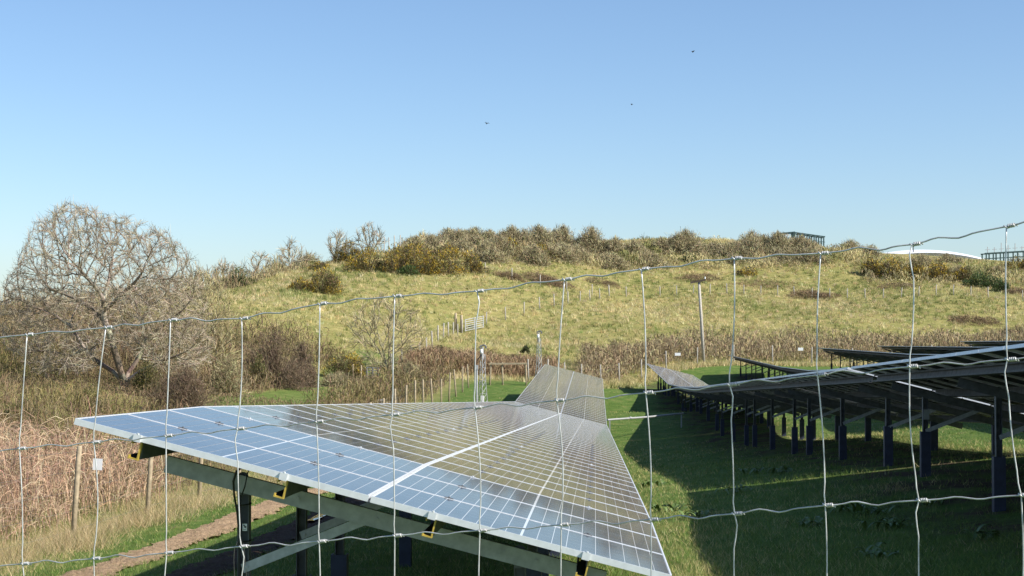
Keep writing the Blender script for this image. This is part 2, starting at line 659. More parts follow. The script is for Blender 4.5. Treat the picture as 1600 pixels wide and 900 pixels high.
def mk_soil(name, a, c, gloss=0.95):
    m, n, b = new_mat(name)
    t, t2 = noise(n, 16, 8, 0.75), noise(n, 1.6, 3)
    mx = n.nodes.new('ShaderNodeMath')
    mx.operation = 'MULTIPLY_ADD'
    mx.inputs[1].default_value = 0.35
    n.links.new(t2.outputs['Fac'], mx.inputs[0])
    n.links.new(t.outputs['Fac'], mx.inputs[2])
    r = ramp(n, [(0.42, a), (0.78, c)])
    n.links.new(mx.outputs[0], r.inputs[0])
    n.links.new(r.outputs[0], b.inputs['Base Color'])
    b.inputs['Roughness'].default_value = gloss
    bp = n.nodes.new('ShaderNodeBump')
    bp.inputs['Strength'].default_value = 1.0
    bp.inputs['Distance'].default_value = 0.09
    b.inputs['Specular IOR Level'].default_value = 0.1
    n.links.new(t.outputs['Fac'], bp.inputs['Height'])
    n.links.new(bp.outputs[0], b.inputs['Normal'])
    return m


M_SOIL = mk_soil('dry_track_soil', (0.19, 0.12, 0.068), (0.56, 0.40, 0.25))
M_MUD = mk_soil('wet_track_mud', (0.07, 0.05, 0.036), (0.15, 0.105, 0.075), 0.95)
tr = strip('dirt_track', lambda y: track_x(y), 0.36, 8, 70, 0.05, M_SOIL, 0.03, 5)
tag(tr, 'dry reddish brown wheel track in the grass beside the fence', 'track', kind='structure')
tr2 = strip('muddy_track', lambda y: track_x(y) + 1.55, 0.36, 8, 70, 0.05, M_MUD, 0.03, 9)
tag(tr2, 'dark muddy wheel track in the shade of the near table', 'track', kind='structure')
m_w, n_w, b_w = new_mat('puddle_water')
b_w.inputs['Base Color'].default_value = (0.03, 0.028, 0.025, 1)
b_w.inputs['Roughness'].default_value = 0.05
pud = strip('puddle', lambda y: track_x(y) + 1.55, 0.09, 26.5, 29.6, 0.1, m_w, 0.075, 21, 5, 0.0)
tag(pud, 'narrow puddle lying in the muddy wheel track', 'puddle', kind='structure')

# ------------------------------------------------------------------ solar tables
TILT = math.atan2(0.86, 3.37)
MH, MW, MG, MT = 1.728, 1.004, 0.013, 0.036     # module height, width, gap, frame depth
PITCHY = MW + MG


def mk_frame():
    b = MB()
    f = 0.0095
    for x0, x1, y0, y1 in ((0, MH, 0, f), (0, MH, MW - f, MW), (0, f, f, MW - f), (MH - f, MH, f, MW - f)):
        b.box(x0, x1, y0, y1, -MT, 0)
    return b.mesh('module_frame', M_ALU)


def mk_laminate():
    b = MB()
    f = 0.0098
    z = -0.003
    b.raw([(f, f, z), (MH - f, f, z), (MH - f, MW - f, z), (f, MW - f, z)], [(0, 1, 2, 3)], 0)
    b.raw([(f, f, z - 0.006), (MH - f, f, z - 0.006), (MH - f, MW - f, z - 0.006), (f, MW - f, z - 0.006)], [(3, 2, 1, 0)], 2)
    m0, mid, gx_, gy_ = 0.0135, 0.015, 0.0040, 0.0022
    ch = (MH / 2 - m0 - mid / 2 - 9 * gx_) / 10
    cw = (MW - 2 * m0 - 5 * gy_) / 6
    z = -0.0022
    for h in range(2):
        x0 = m0 if h == 0 else MH / 2 + mid / 2
        for i in range(10):
            for j in range(6):
                a, c = x0 + i * (ch + gx_), m0 + j * (cw + gy_)
                b.raw([(a, c, z), (a + ch, c, z), (a + ch, c + cw, z), (a, c + cw, z)], [(0, 1, 2, 3)], 1)
    # junction box below
    b.box(MH / 2 - 0.03, MH / 2 + 0.03, MW / 2 - 0.05, MW / 2 + 0.05, -0.034, -0.0095, 3)
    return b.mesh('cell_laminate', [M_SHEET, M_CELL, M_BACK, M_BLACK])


FRAME, LAMI = mk_frame(), mk_laminate()
PUR = [0.375, 1.235, 2.10, 2.985]
PH = 0.105


def c_prof(s, z1, h, fl, lip, t):
    """C section open towards -x, web at x = s"""
    z0 = z1 - h
    return [(s, z1), (s, z0), (s - fl, z0), (s - fl, z0 + lip), (s - fl + t, z0 + lip), (s - fl + t, z0 + t), (s - t, z0 + t), (s - t, z1 - t),
            (s - fl + t, z1 - t), (s - fl + t, z1 - lip), (s - fl, z1 - lip), (s - fl, z1)]


_pm = {}


def purlin_mesh(L):
    k = round(L, 2)
    if k not in _pm:
        b = MB()
        b.prism(c_prof(0.025, 0, PH, 0.055, 0.02, 0.004), 0, L)
        _pm[k] = b.mesh('purlin', M_STEEL_D)
    return _pm[k]


def trim_mesh():
    b = MB()
    b.prism(c_prof(0.0275, 0.0022, PH + 0.0044, 0.0595, 0.022, 0.0085), -0.003, 0.03)
    return b.mesh('edge_trim', M_YELLOW)


def rafter_mesh():
    b = MB()
    zt = 0
    b.prism(c_prof(0, 0, 0.1, 0.05, 0.0, 0.005)[:3] + [(-0.05, -0.095), (-0.005, -0.095), (-0.005, -0.005), (-0.05, -0.005), (-0.05, 0)], 0, 2.72)
    v = [(y, x, z) for x, y, z in b.v]          # run along slope, open away from the camera
    bb = MB()
    bb.raw([(p[0], -p[1], p[2]) for p in v], b.f)
    for s in (0.42, 0.83, 1.32, 1.62, 2.1, 2.3):
        bb.tube([(s, -0.008, -0.045), (s, 0.002, -0.045)], 0.011, 6)
    return bb.mesh('rafter', M_STEEL)


def leg_mesh(L):
    b = MB()
    b.prism([(-0.035, 0.035), (0.035, 0.035), (0.035, -0.035), (0.029, -0.035), (0.029, 0.029), (-0.029, 0.029), (-0.029, -0.035), (-0.035, -0.035)], 0, 1)
    v = [(x, z, -y * L) for x, y, z in b.v]
    bb = MB()
    bb.raw(v, b.f)
    # rounded head plate bolted to the rafter
    pts = [(0.034 * math.cos(t), 0.045 + 0.034 * math.sin(t)) for t in np.linspace(0, math.pi, 9)]
    prof_ = [(0.034, -0.06)] + pts + [(-0.034, -0.06)]
    bb.prism(prof_, -0.043, -0.0365)
    bb.tube([(0, -0.052, 0.035), (0, -0.042, 0.035)], 0.010, 6)
    return bb.mesh('leg', M_STEEL_D)


def sleeve_mesh():
    b = MB()
    t = 0.012
    for x0, x1, y0, y1 in ((-0.066, 0.066, -0.055, -0.055 + t), (-0.066, -0.066 + t, -0.055 + t, 0.06), (0.066 - t, 0.066, -0.055 + t, 0.06)):
        b.box(x0, x1, y0, y1, -0.35, 0.62)
    for z in (0.3, 0.52):
        b.tube([(0.04, -0.062, z), (0.04, -0.052, z)], 0.008, 6)
    return b.mesh('sleeve', M_SLEEVE)


def brace_mesh(L):
    b = MB()
    b.box(0, L, -0.004, 0.0, -0.028, 0.028)
    b.box(0, L, 0.0, 0.045, -0.028, -0.024)
    for s in (0.03, L - 0.05):
        b.tube([(s, -0.012, 0), (s, -0.003, 0)], 0.010, 6)
    return b.mesh('brace', M_STEEL)


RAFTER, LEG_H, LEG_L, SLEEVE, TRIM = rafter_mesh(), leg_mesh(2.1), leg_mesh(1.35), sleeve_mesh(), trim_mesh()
RAFTER_SHADED = RAFTER.copy()
RAFTER_SHADED.materials[0] = M_STEEL_D  # right-hand rafters darkened in colour to imitate underside shade
_cl = MB()
_cl.box(-0.028, 0.028, -0.014, 0.014, -0.02, 0.0045)
_cl.tube([(0, 0, 0.004), (0, 0, 0.011)], 0.007, 6)
CLAMP = _cl.mesh('clamp', M_STEEL_D)
_cl = MB()
_cl.box(-0.022, 0.022, -0.006, 0.012, -0.040, 0.003)
_cl.tube([(0, 0, 0.003), (0, 0, 0.010)], 0.008, 6)
END_CLAMP = _cl.mesh('end_clamp', M_ALU)

S_TOT = 2 * MH + 0.014


def table_frame(xh, y0, z0, y1, z1):
    ey = Vector((0, y1 - y0, z1 - z0)).normalized()
    ex = Vector((math.cos(TILT), 0, -math.sin(TILT)))
    ex = (ex - ey * ex.dot(ey)).normalized()
    ez = ex.cross(ey)
    M = Matrix(((ex.x, ey.x, ez.x, xh), (ex.y, ey.y, ez.y, y0), (ex.z, ey.z, ez.z, z0), (0, 0, 0, 1)))
    return M, math.hypot(y1 - y0, z1 - z0)


def solar_table(xh, y0, prof_, n, label, group, rafters, detail=2, trim=False, clamps=False):
    """detail 2: every module a part; detail 1: far table whose modules cannot be told apart"""
    L = n * PITCHY - MG
    y1 = y0 + L * 0.9993
    M, _ = table_frame(xh, y0, prof_(y0), y1, prof_(y1))
    base = on_ground(xh + 1.7, (y0 + y1) / 2)
    e = empty('solar_table', base)
    tag(e, label, 'solar table', group)
    T = Matrix.Translation(-base) @ M
    if detail == 2:
        for r in range(2):
            for i in range(n):
                o = obj('solar_module', FRAME, e, T @ Matrix.Translation((r * (MH + 0.014), i * PITCHY, 0)))
                obj('cell_laminate', LAMI, o)
    else:
        b = MB()
        for r in range(2):
            for i in range(n):
                a, c = r * (MH + 0.014), i * PITCHY
                b.box(a, a + MH, c, c + MW, -MT, 0, 0)
                b.raw([(a + .012, c + .012, .0008), (a + MH - .012, c + .012, .0008), (a + MH - .012, c + MW - .012, .0008), (a + .012, c + MW - .012, .0008)], [(0, 1, 2, 3)], 1)
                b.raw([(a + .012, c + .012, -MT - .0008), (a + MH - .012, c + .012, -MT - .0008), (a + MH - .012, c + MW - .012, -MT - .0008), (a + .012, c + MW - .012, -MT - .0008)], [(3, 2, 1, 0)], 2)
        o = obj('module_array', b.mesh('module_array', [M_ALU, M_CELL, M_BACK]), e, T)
        tag(o, kind='stuff')
    for s in PUR:
        p = obj('purlin', purlin_mesh(L - 0.04), e, T @ Matrix.Translation((s, 0.02, -MT - 0.001)))
        if trim:
            obj('edge_trim', TRIM, p)
    cs_ = MB()  # added strip, stops slivers of sun passing between the module rows
    cs_.box(MH + 0.001, MH + 0.013, 0.0, L, -0.034, -0.026)
    obj('light_block_strip', cs_.mesh('light_block_strip', M_STEEL_D), e, T)
    if clamps:
        for i in range(0, n + 1):
            for s in PUR:
                yy = i * PITCHY - MG / 2
                if i == 0:
                    obj('end_clamp', END_CLAMP, e, T @ Matrix.Translation((s, -0.013, 0)))
                elif i == n:
                    continue
                else:
                    obj('clamp', CLAMP, e, T @ Matrix.Translation((s, yy, 0)))
    inv = T
    for ry in rafters:
        yy = ry - y0
        obj('rafter', RAFTER if xh < 0 else RAFTER_SHADED, e, T @ Matrix.Translation((0.42, yy, -MT - PH - 0.003)))
        for s, me, nm in ((0.90, LEG_H, 'h'), (2.62, LEG_L, 'l')):
            top = M @ Vector((s, yy + 0.075, -MT - PH - 0.06))
            o = obj('leg', me, e, Matrix.Translation(top - base))
            g = on_ground(top.x, top.y)
            if ry > 10.5 or xh > 0:
                obj('sleeve', SLEEVE, o, Matrix.Translation((0, 0, g.z - top.z)))
            if nm == 'h':
                a = top + Vector((0.0, -0.045, -0.50))
                bpt = M @ Vector((s + 0.78, yy, -MT - PH - 0.07))
                bpt.y = a.y
                d = bpt - a
                br = obj('brace', brace_mesh(d.length + 0.05), e, Matrix.Translation(a - base) @ Matrix.Rotation(-math.atan2(d.z, d.x), 4, 'Y'))
    return e, T, base, M


y = 9.3
defs = [(3, [9.92, 11.9], 'nearest table of the left solar row, three columns of modules mirroring blue sky'),
        (8, [13.7, 18.5], 'second table of the left solar row, dull grey modules right behind the blue ones')]
for k in range(4):
    defs.append((10, None, 'dull grey solar table running downhill in the left row, %s table from its near end' % nth(k + 2)))
for k in range(3):
    defs.append((12, None, ['first table of the left solar row to climb again past the dip', 'middle table of the rising far stretch of the left solar row',
                            'farthest table of the left solar row, ending before the wooden fence'][k]))
near = None
for k, (n, rf, lab) in enumerate(defs):
    L = n * PITCHY
    if rf is None:
        rf = [y + 1.6, y + L / 2, y + L - 1.6]
    res = solar_table(XH, y, ROW_MAIN, n, lab, 'solar tables of the left row', rf, 2, True if k == 0 else False, k < 3)
    if k == 0:
        near = res
    y += L + (0.004 if k else 0.0)

y = 9.4
lens = [15] + [12] * 8
for k, n in enumerate(lens):
    L = n * PITCHY
    y1 = y + L
    rf = [y + 1.3 + i * (L - 2.6) / (3 if n == 15 else 2) for i in range(4 if n == 15 else 3)]
    lab = 'nearest table of the right solar row, seen from below at the right edge' if k == 0 else \
        ('farthest table of the right solar row, its grey top face showing' if k == len(lens) - 1 else
         'solar table seen from its dark back, %s table along the right row' % nth(k))
    te, _T, tbase, _M = solar_table(3.75, y, ROW_TWO, n, lab, 'solar tables of the right row', rf, 2, False, False)
    if k == 0:
        tq = _M @ Vector((0.90, rf[3] - y + 0.075, -MT - PH - 0.06)) - tbase
        pl = MB()
        pl.box(-0.03, 0.05, -0.046, -0.042, -0.34, -0.20)
        obj('number_plate', pl.mesh('number_plate', M_PIPE), te, Matrix.Translation(tq))
    y = y1 + (0.32 if k == 0 else 0.03)

for ri, (xh, pf, ya, nt_, name) in enumerate(((10.45, ROW_THREE, 9.0, 10, 'third'), (17.1, ROW_FOUR, 80.0, 4, 'fourth'), (23.8, ROW_FIVE, 93.0, 4, 'fifth'), (30.5, ROW_SIX, 92.0, 4, 'sixth'))):
    y = ya
    for k in range(nt_):
        n = 12
        L = n * PITCHY
        if k == nt_ - 1:
            lab = 'far end table of the %s solar row, dark slanting back against the brown hedge' % name
        else:
            lab = 'dark solar table in the %s solar row from the left, %s from its near end' % (name, nth(k))
        solar_table(xh, y, pf, n, lab, 'far solar tables on the right', [y + 1.5, y + L / 2, y + L - 1.5], 1)
        y += L + 0.05

# cable, ties, plate and string on the near left leg (parts of the nearest table)
e0, T0, b0, M0 = near
lt = M0 @ Vector((0.90, 9.92 - 9.3 + 0.075, -MT - PH - 0.06)) - b0
cb = MB()
cb.tube([lt + Vector(p) for p in ((0.055, -0.115, 0.12), (0.045, -0.125, 0.075), (0.03, -0.128, 0.0), (0.012, -0.125, -0.05))], 0.0045, 6)
cb.tube([lt + Vector(p) for p in ((0.06, -0.11, 0.115), (0.02, -0.13, 0.118), (-0.02, -0.13, 0.09), (-0.04, -0.125, 0.03), (-0.042, -0.09, -0.06), (-0.030, -0.06, -0.16),
                                  (-0.020, -0.05, -0.3), (-0.018, -0.048, -0.6), (-0.018, -0.046, -1.2))], 0.007, 6)
obj('cable', cb.mesh('cable', M_BLACK, True), e0)
for z in (-0.12, -0.34):
    t = MB()
    t.tube([lt + Vector((0.041 * math.cos(a) * 1.05, 0.041 * math.sin(a) * 1.35 - 0.004, z + 0.006 * math.cos(a))) for a in np.linspace(0, 2 * math.pi, 17)], 0.004, 5)
    obj('cable_tie', t.mesh('cable_tie', M_BLACK), e0)
pl = MB()
pl.box(-0.002, 0.026, -0.0405, -0.0375, -0.275, -0.232)
po = obj('number_plate', pl.mesh('number_plate', M_WHITE), e0, Matrix.Translation(lt))
mk = MB()
mk.box(0.003, 0.009, -0.0415, -0.041, -0.245, -0.238)
mk.box(0.008, 0.013, -0.0415, -0.041, -0.255, -0.240)
mk.box(0.015, 0.021, -0.0415, -0.041, -0.258, -0.246)
mk.box(0.004, 0.020, -0.0415, -0.041, -0.268, -0.266)
obj('printed_marks', mk.mesh('printed_marks', M_BLACK), po)
stg = MB()
for q in (((-0.03, -0.05, -0.34), (-0.046, -0.055, -0.38), (-0.05, -0.055, -0.45), (-0.045, -0.052, -0.56)), ((0.0, -0.05, -0.335), (0.012, -0.058, -0.37), (0.018, -0.056, -0.45), (0.03, -0.05, -0.58))):
    stg.tube([lt + Vector(p) for p in q], 0.0022, 4)
obj('string', stg.mesh('string', simple('brown_string', (0.4, 0.3, 0.24), 0.9)), e0)

# ------------------------------------------------------------------ pipe bridging the two rows
pp = MB()
pa, pb = at(949, 656, 62.5), at(1068, 646, 66.0)
pp.tube([pa, pa * 0.5 + pb * 0.5 + np.array([0, 0, -0.02]), pb], 0.036, 8)
pp.tube([pa * 0.72 + pb * 0.28, pa * 0.7 + pb * 0.3], 0.05, 8)
for f in (0.03, 0.97):
    q = pa * (1 - f) + pb * f
    g = on_ground(q[0], q[1], -0.1)
    pp.bar(g, (q[0], q[1], q[2]), 0.05, 0.05, (0, 1, 0))
pbase = on_ground(pa[0], pa[1])
pipe = obj('cable_conduit', pp.mesh('cable_conduit', M_PIPE, False))
tag(pipe, 'grey cable conduit pipe carried across the shaded grass between the rows', 'pipe')

# ------------------------------------------------------------------ foreground wire fence
TOPW = [(43, 523), (166, 512), (267, 500), (378, 498), (500, 475), (617, 463), (745, 455), (882, 437), (1002, 421), (1147, 404), (1282, 396), (1425, 382), (1572, 354)]
MIDW = [(31, 701), (147, 691), (260, 681), (372, 670), (495, 659), (614, 648), (742, 637), (870, 626), (1009, 614), (1139, 601), (1277, 586), (1421, 573), (1574, 562)]
LOWW = [(36, 881), (147, 873), (261, 864), (377, 854), (499, 846), (617, 837), (750, 829), (877, 820), (1017, 812), (1147, 803), (1289, 790), (1436, 782), (1595, 774)]


def ext(row):
    a, b = np.array(row, float)[1], np.array(row, float)[0]
    r = [tuple(b + (b - a))] + [tuple(b)] + row[1:]
    a, b = np.array(row[-2], float), np.array(row[-1], float)
    return [tuple(np.array(row[0]) + 2 * (np.array(row[0]) - np.array(row[1])))] + r + [tuple(b + (b - a)), tuple(b + 2 * (b - a))]


def fy(px):
    return 3.36 - (px / 1600) * 0.66


rows = [ext(TOPW), ext(MIDW), ext(LOWW)]
NST = len(rows[0])
G3 = []
for r_ in rows:
    G3.append([at(px, py, fy(px)) for px, py in r_])
for k in range(3):                         # three more wires down to the ground
    dz = -0.215
    G3.append([p + np.array([0.002 * rng.normal(), 0.004 * rng.normal(), dz]) for p in G3[-1]])
wf = empty('wire_fence', on_ground(0.0, 3.05))
wb = np.array(wf.location)
tag(wf, 'galvanised woven wire fence crossing the whole foreground close to the camera', 'wire fence')
WR = 0.0013
for ri, g in enumerate(G3):
    pts = []
    for i in range(NST - 1):
        a, b = g[i], g[i + 1]
        sgn = rng.choice([-1, 1]) * rng.uniform(0.5, 1.0) if ri == 0 else rng.uniform(0.6, 1.0)
        c = rng.uniform(0.38, 0.56)
        amp = 0.0042 * sgn
        for t in np.linspace(0, 1, 15)[:-1]:
            off = amp * (math.exp(-((t - c + 0.13) / 0.10) ** 2) - 1.1 * math.exp(-((t - c - 0.12) / 0.10) ** 2))
            pts.append(a * (1 - t) + b * t + np.array([0, 0.002 * math.sin(t * 6.28), off]) - wb)
    pts.append(g[-1] - wb)
    m_ = MB()
    m_.tube(pts, WR * (1.12 if ri == 0 else 1.0), 8)
    obj('line_wire', m_.mesh('line_wire', M_WIRE, True), wf)
kn = MB()
for j in range(4):
    x = 0.003 + j * 0.0028
    kn.tube([(x + 0.0024 * t / 6.28, 0.0027 * math.cos(t), 0.0027 * math.sin(t)) for t in np.linspace(0, 6.28, 11)], 0.0012, 6)
kn.tube([(0.0125, 0.002, 0.002), (0.0155, 0.003, -0.001), (0.017, 0.003, -0.004)], 0.0012, 6)
kn.tube([(-0.003, -0.002, 0.003), (0.0, -0.0034, 0.0), (0.003, -0.002, -0.003)], 0.0014, 6)
KNOT = kn.mesh('wire_knot', M_WIRE, True)
for i in range(NST):
    cols_ = [g[i] for g in G3] + [G3[-1][i] + np.array([0, 0, -0.03])]
    pts = []
    for k in range(len(cols_) - 1):
        a, b = cols_[k], cols_[k + 1]
        bow = rng.normal(0, 0.004)
        kink = rng.choice([0.0, 0.0, 0.006]) * rng.choice([-1, 1])
        for t in np.linspace(0, 1, 12)[:-1]:
            # the stays hang slightly bowed and hook in at the knot below
            off = bow * math.sin(math.pi * t) + kink * math.exp(-((t - 0.12) / 0.08) ** 2) - 0.006 * math.exp(-((t - 0.97) / 0.05) ** 2)
            pts.append(a * (1 - t) + b * t + np.array([off, -0.0025, 0]) - wb)
    pts.append(cols_[-1] - wb)
    m_ = MB()
    m_.tube(pts, WR * 0.92, 8)
    obj('stay_wire', m_.mesh('stay_wire', M_WIRE, True), wf)
    for k, g in enumerate(G3):
        d = (g[min(i + 1, NST - 1)] - g[max(i - 1, 0)])
        a = math.atan2(d[2], d[0])
        Mx = Matrix.Translation(Vector(g[i] - wb)) @ Matrix.Rotation(math.atan2(d[1], d[0]), 4, 'Z') @ Matrix.Rotation(-a, 4, 'Y') @ Matrix.Rotation(rng.uniform(-0.5, 0.5), 4, 'X')
        obj('wire_knot', KNOT, wf, Mx)

# ------------------------------------------------------------------ field fences
def post_mesh(h, r, name='post', mat=None):
    b = MB()
    b.tube([(0, 0, -0.3), (0, 0, h * 0.5), (0.004, 0, h - 0.015), (0.004, 0, h)], [r * 1.03, r, r * 0.97, r * 0.8], 9)
    return b.mesh(name, mat or M_WOOD, True)


def field_fence(pts, spacing, h, r, label, name='field_fence', wires=4, mat=None, lean=0.03, net=False):
    """posts as parts along a ground polyline of (x, y)"""
    pts = [np.array(p, float) for p in pts]
    seg = [np.linalg.norm(pts[i + 1] - pts[i]) for i in range(len(pts) - 1)]
    tot = sum(seg)
    n = max(2, int(round(tot / spacing)))
    P = []
    for k in range(n + 1):
        s = tot * k / n
        i = 0
        while i < len(seg) - 1 and s > seg[i]:
            s -= seg[i]
            i += 1
        t = s / seg[i]
        P.append(pts[i] * (1 - t) + pts[i + 1] * t)
    base = on_ground(P[0][0], P[0][1])
    e = empty(name, base)
    tag(e, label, 'fence')
    pm = post_mesh(h, r, 'post', mat)
    tops = []
    for p in P:
        g = on_ground(p[0], p[1])
        rot = Matrix.Rotation(rng.normal(0, lean), 4, 'X') @ Matrix.Rotation(rng.normal(0, lean), 4, 'Y')
        sc_ = rng.uniform(0.93, 1.06)
        obj('post', pm, e, Matrix.Translation(g - base) @ rot @ Matrix.Scale(sc_, 4))
        tops.append(g - base)
    wr = max(0.0016, r * 0.04)
    for k in range(wires):
        z = h * (0.12 + 0.80 * k / max(1, wires - 1))
        m_ = MB()
        m_.tube([q + Vector((0, -r, z)) for q in tops], wr, 4)
        obj('line_wire', m_.mesh('line_wire', M_STEEL_D), e)
    if net:
        m_ = MB()
        for i in range(len(tops) - 1):
            a, b = tops[i], tops[i + 1]
            k = max(2, int((b - a).length / 0.3))
            for j in range(k):
                q = a.lerp(b, j / k) + Vector((0, -r, 0))
                m_.tube([q + Vector((0, 0, 0.12 * h)), q + Vector((0, 0, h * 0.92))], wr * 0.55, 3, cap=False)
        tag(obj('net_stays', m_.mesh('net_stays', M_STEEL_D), e), kind='stuff')
    return e, P


left_pts = [at(134, 700, 26)[:2], at(241, 700, 30)[:2], at(320, 700, 34.2)[:2], at(382, 650, 38.5)[:2], at(430, 650, 43)[:2], (-7.95, 60), at(661, 604, 79)[:2], at(732, 572, 104)[:2]]
left_pts = [(-8.3, 13.0)] + left_pts
field_fence(left_pts, 4.1, 1.52, 0.044, 'wooden post and wire fence along the dry bramble on the left', wires=5, net=True)
# straining frame at the fence corner
fb = on_ground(*at(766, 600, 105.5)[:2])
fr = empty('straining_frame', fb)
tag(fr, 'wooden goal-shaped straining frame of posts and top rail at the fence corner', 'fence frame')
tops = []
for px in (765.5, 785.5, 822.5):
    p = at(px, 600, 106)
    g = on_ground(p[0], p[1])
    obj('post', post_mesh(1.45, 0.055), fr, Matrix.Translation(g - fb) @ Matrix.Rotation(rng.normal(0, 0.03), 4, 'Y'))
    tops.append(g - fb)
m_ = MB()
m_.bar(tops[0] + Vector((-0.05, -0.09, 1.36)), tops[2] + Vector((0.05, -0.09, 1.40)), 0.06, 0.11)
obj('top_rail', m_.mesh('top_rail', M_WOOD), fr)
far_pts = [at(826, 598, 109)[:2], at(908, 590, 120)[:2], at(981, 585, 129)[:2], at(1053, 578, 135)[:2], at(1115, 576, 138)[:2], at(1246, 572, 142)[:2], at(1430, 566, 146)[:2], at(1640, 560, 150)[:2]]
field_fence(far_pts, 3.9, 1.60, 0.05, 'wooden post and netting fence in front of the far brown hedge', wires=5, mat=M_WOOD_G, net=True)


def sign(px, py, Y, wpx, hpx, label, tilt=0.0):
    c = at(px, py, Y)
    s = Y / F
    b = MB()
    hw, hh = wpx * s / 2, hpx * s / 2
    b.box(-hw, hw, -0.004, 0.004, -hh, hh)
    for x in (-hw * 0.8, hw * 0.8):
        b.tube([(x, 0.0, hh * 0.8), (x, 0.03, hh * 0.85)], 0.006, 5)
    o = obj('notice_sign', b.mesh('notice_sign', M_WHITE), None, Matrix.Translation(c) @ Matrix.Rotation(tilt, 4, 'Y'))
    tag(o, label, 'sign', 'small notices on the field fences')


sign(152.5, 725.5, 25.75, 15, 18, 'small square white notice on the left fence beside the nearest wooden post', 0.05)
sign(1059, 553.5, 134.6, 9, 4.5, 'small white notice on the far fence next to the utility pole')
sign(1251, 545.5, 141.6, 8, 4.5, 'small white notice on the far fence above the dark solar tables')

# hillside fences and gates
h1 = [hit(px, py)[:2] for px, py in ((612, 580), (662, 556), (722, 521))]
field_fence(h1, 3.6, 1.25, 0.06, 'post and wire fence below the open field gate on the hillside', wires=3, mat=M_WOOD_G)
h2 = [hit(px, py)[:2] for px, py in ((760, 509), (826, 490), (898, 474), (952, 463))]
field_fence(h2, 3.4, 1.25, 0.06, 'post and wire fence climbing diagonally over the hillside above the gate', wires=3, mat=M_WOOD_G)
h3 = [hit(px, py)[:2] for px, py in ((952, 462), (1100, 460), (1235, 463), (1400, 466), (1625, 469))]
field_fence(h3, 2.0, 1.15, 0.055, 'long post and wire fence running level across the hillside to the right', wires=3, mat=M_WOOD_G)
h4 = [hit(px, py)[:2] for px, py in ((758, 428), (810, 440), (862, 452), (925, 462))]
field_fence(h4, 3.3, 1.3, 0.06, 'post and wire fence dropping past the brown bracken patch', wires=3, mat=M_WOOD_G)
pA, pB = at(600, 388, 196), at(625, 378, 198)
field_fence([pA[:2], pB[:2]], 0.9, 2.2, 0.06, 'short row of posts standing on the skyline among gorse', wires=2, mat=M_WOOD_G)


def gate(p0, p1, h, label, bars=6, mat=None, ph=1.6, pr=0.12):
    g0, g1 = on_ground(p0[0], p0[1]), on_ground(p1[0], p1[1])
    e = empty('field_gate', g0)
    tag(e, label, 'gate')
    d = g1 - g0
    mat = mat or M_STEEL
    for i in range(bars):
        z = 0.25 + (h - 0.25) * i / (bars - 1)
        b = MB()
        b.tube([Vector((0, 0, z)), d + Vector((0, 0, z))], 0.03, 6)
        obj('gate_bar', b.mesh('gate_bar', mat), e)
    for t in (0, 0.5, 1):
        b = MB()
        b.tube([d * t + Vector((0, -0.03, 0.2)), d * t + Vector((0, -0.03, h + 0.04))], 0.055, 6)
        obj('gate_upright', b.mesh('gate_upright', mat), e)
    for q, px in ((Vector((-0.35, 0, 0)), 0), (Vector((-0.9, 0.2, 0)), 0)):
        obj('gate_post', post_mesh(ph, pr), e, Matrix.Translation(on_ground(*(g0 + q).xy) - g0))
    return e


gp = hit(727, 521)
gate(gp, hit(755, 515), 1.25, 'pale five-bar field gate standing on the hillside slope')
gq_ = hit(573, 597, 60)
gate(gq_, gq_ + np.array([0.68 * 1.0, 0.3, 0]) * 1.0, 0.9, 'small dark metal gate beneath the gorse by the grassy path', 5, M_STEEL_D, 1.0, 0.05)

# white frame box behind the table edge
wb_ = at(597, 628, 84)
gb = on_ground(wb_[0], wb_[1])
e = empty('white_cabinet', gb)
tag(e, 'small white metal cabinet with side rail behind the left solar table', 'cabinet')
b = MB()
hz = wb_[2] - gb.z
b.box(-0.22, 0.22, -0.15, 0.15, hz - 0.7, hz + 0.12)
obj('box', b.mesh('box', M_WHITE), e)
b = MB()
b.box(-0.15, -0.02, -0.156, -0.15, hz - 0.12, hz + 0.07)
b.box(0.02, 0.15, -0.156, -0.15, hz - 0.12, hz + 0.07)
obj('door_panel', b.mesh('door_panel', M_STEEL_D), e)
b = MB()
b.box(0.221, 0.75, -0.03, 0.03, hz - 0.05, hz + 0.02)
obj('rail', b.mesh('rail', M_WHITE), e)
b = MB()
b.box(0.75, 0.81, -0.03, 0.03, -0.2, hz + 0.30)
b.box(-0.2, -0.14, -0.1, -0.04, -0.2, hz - 0.7)
b.box(0.14, 0.2, -0.1, -0.04, -0.2, hz - 0.7)
obj('stand', b.mesh('stand', M_WOOD_G), e)


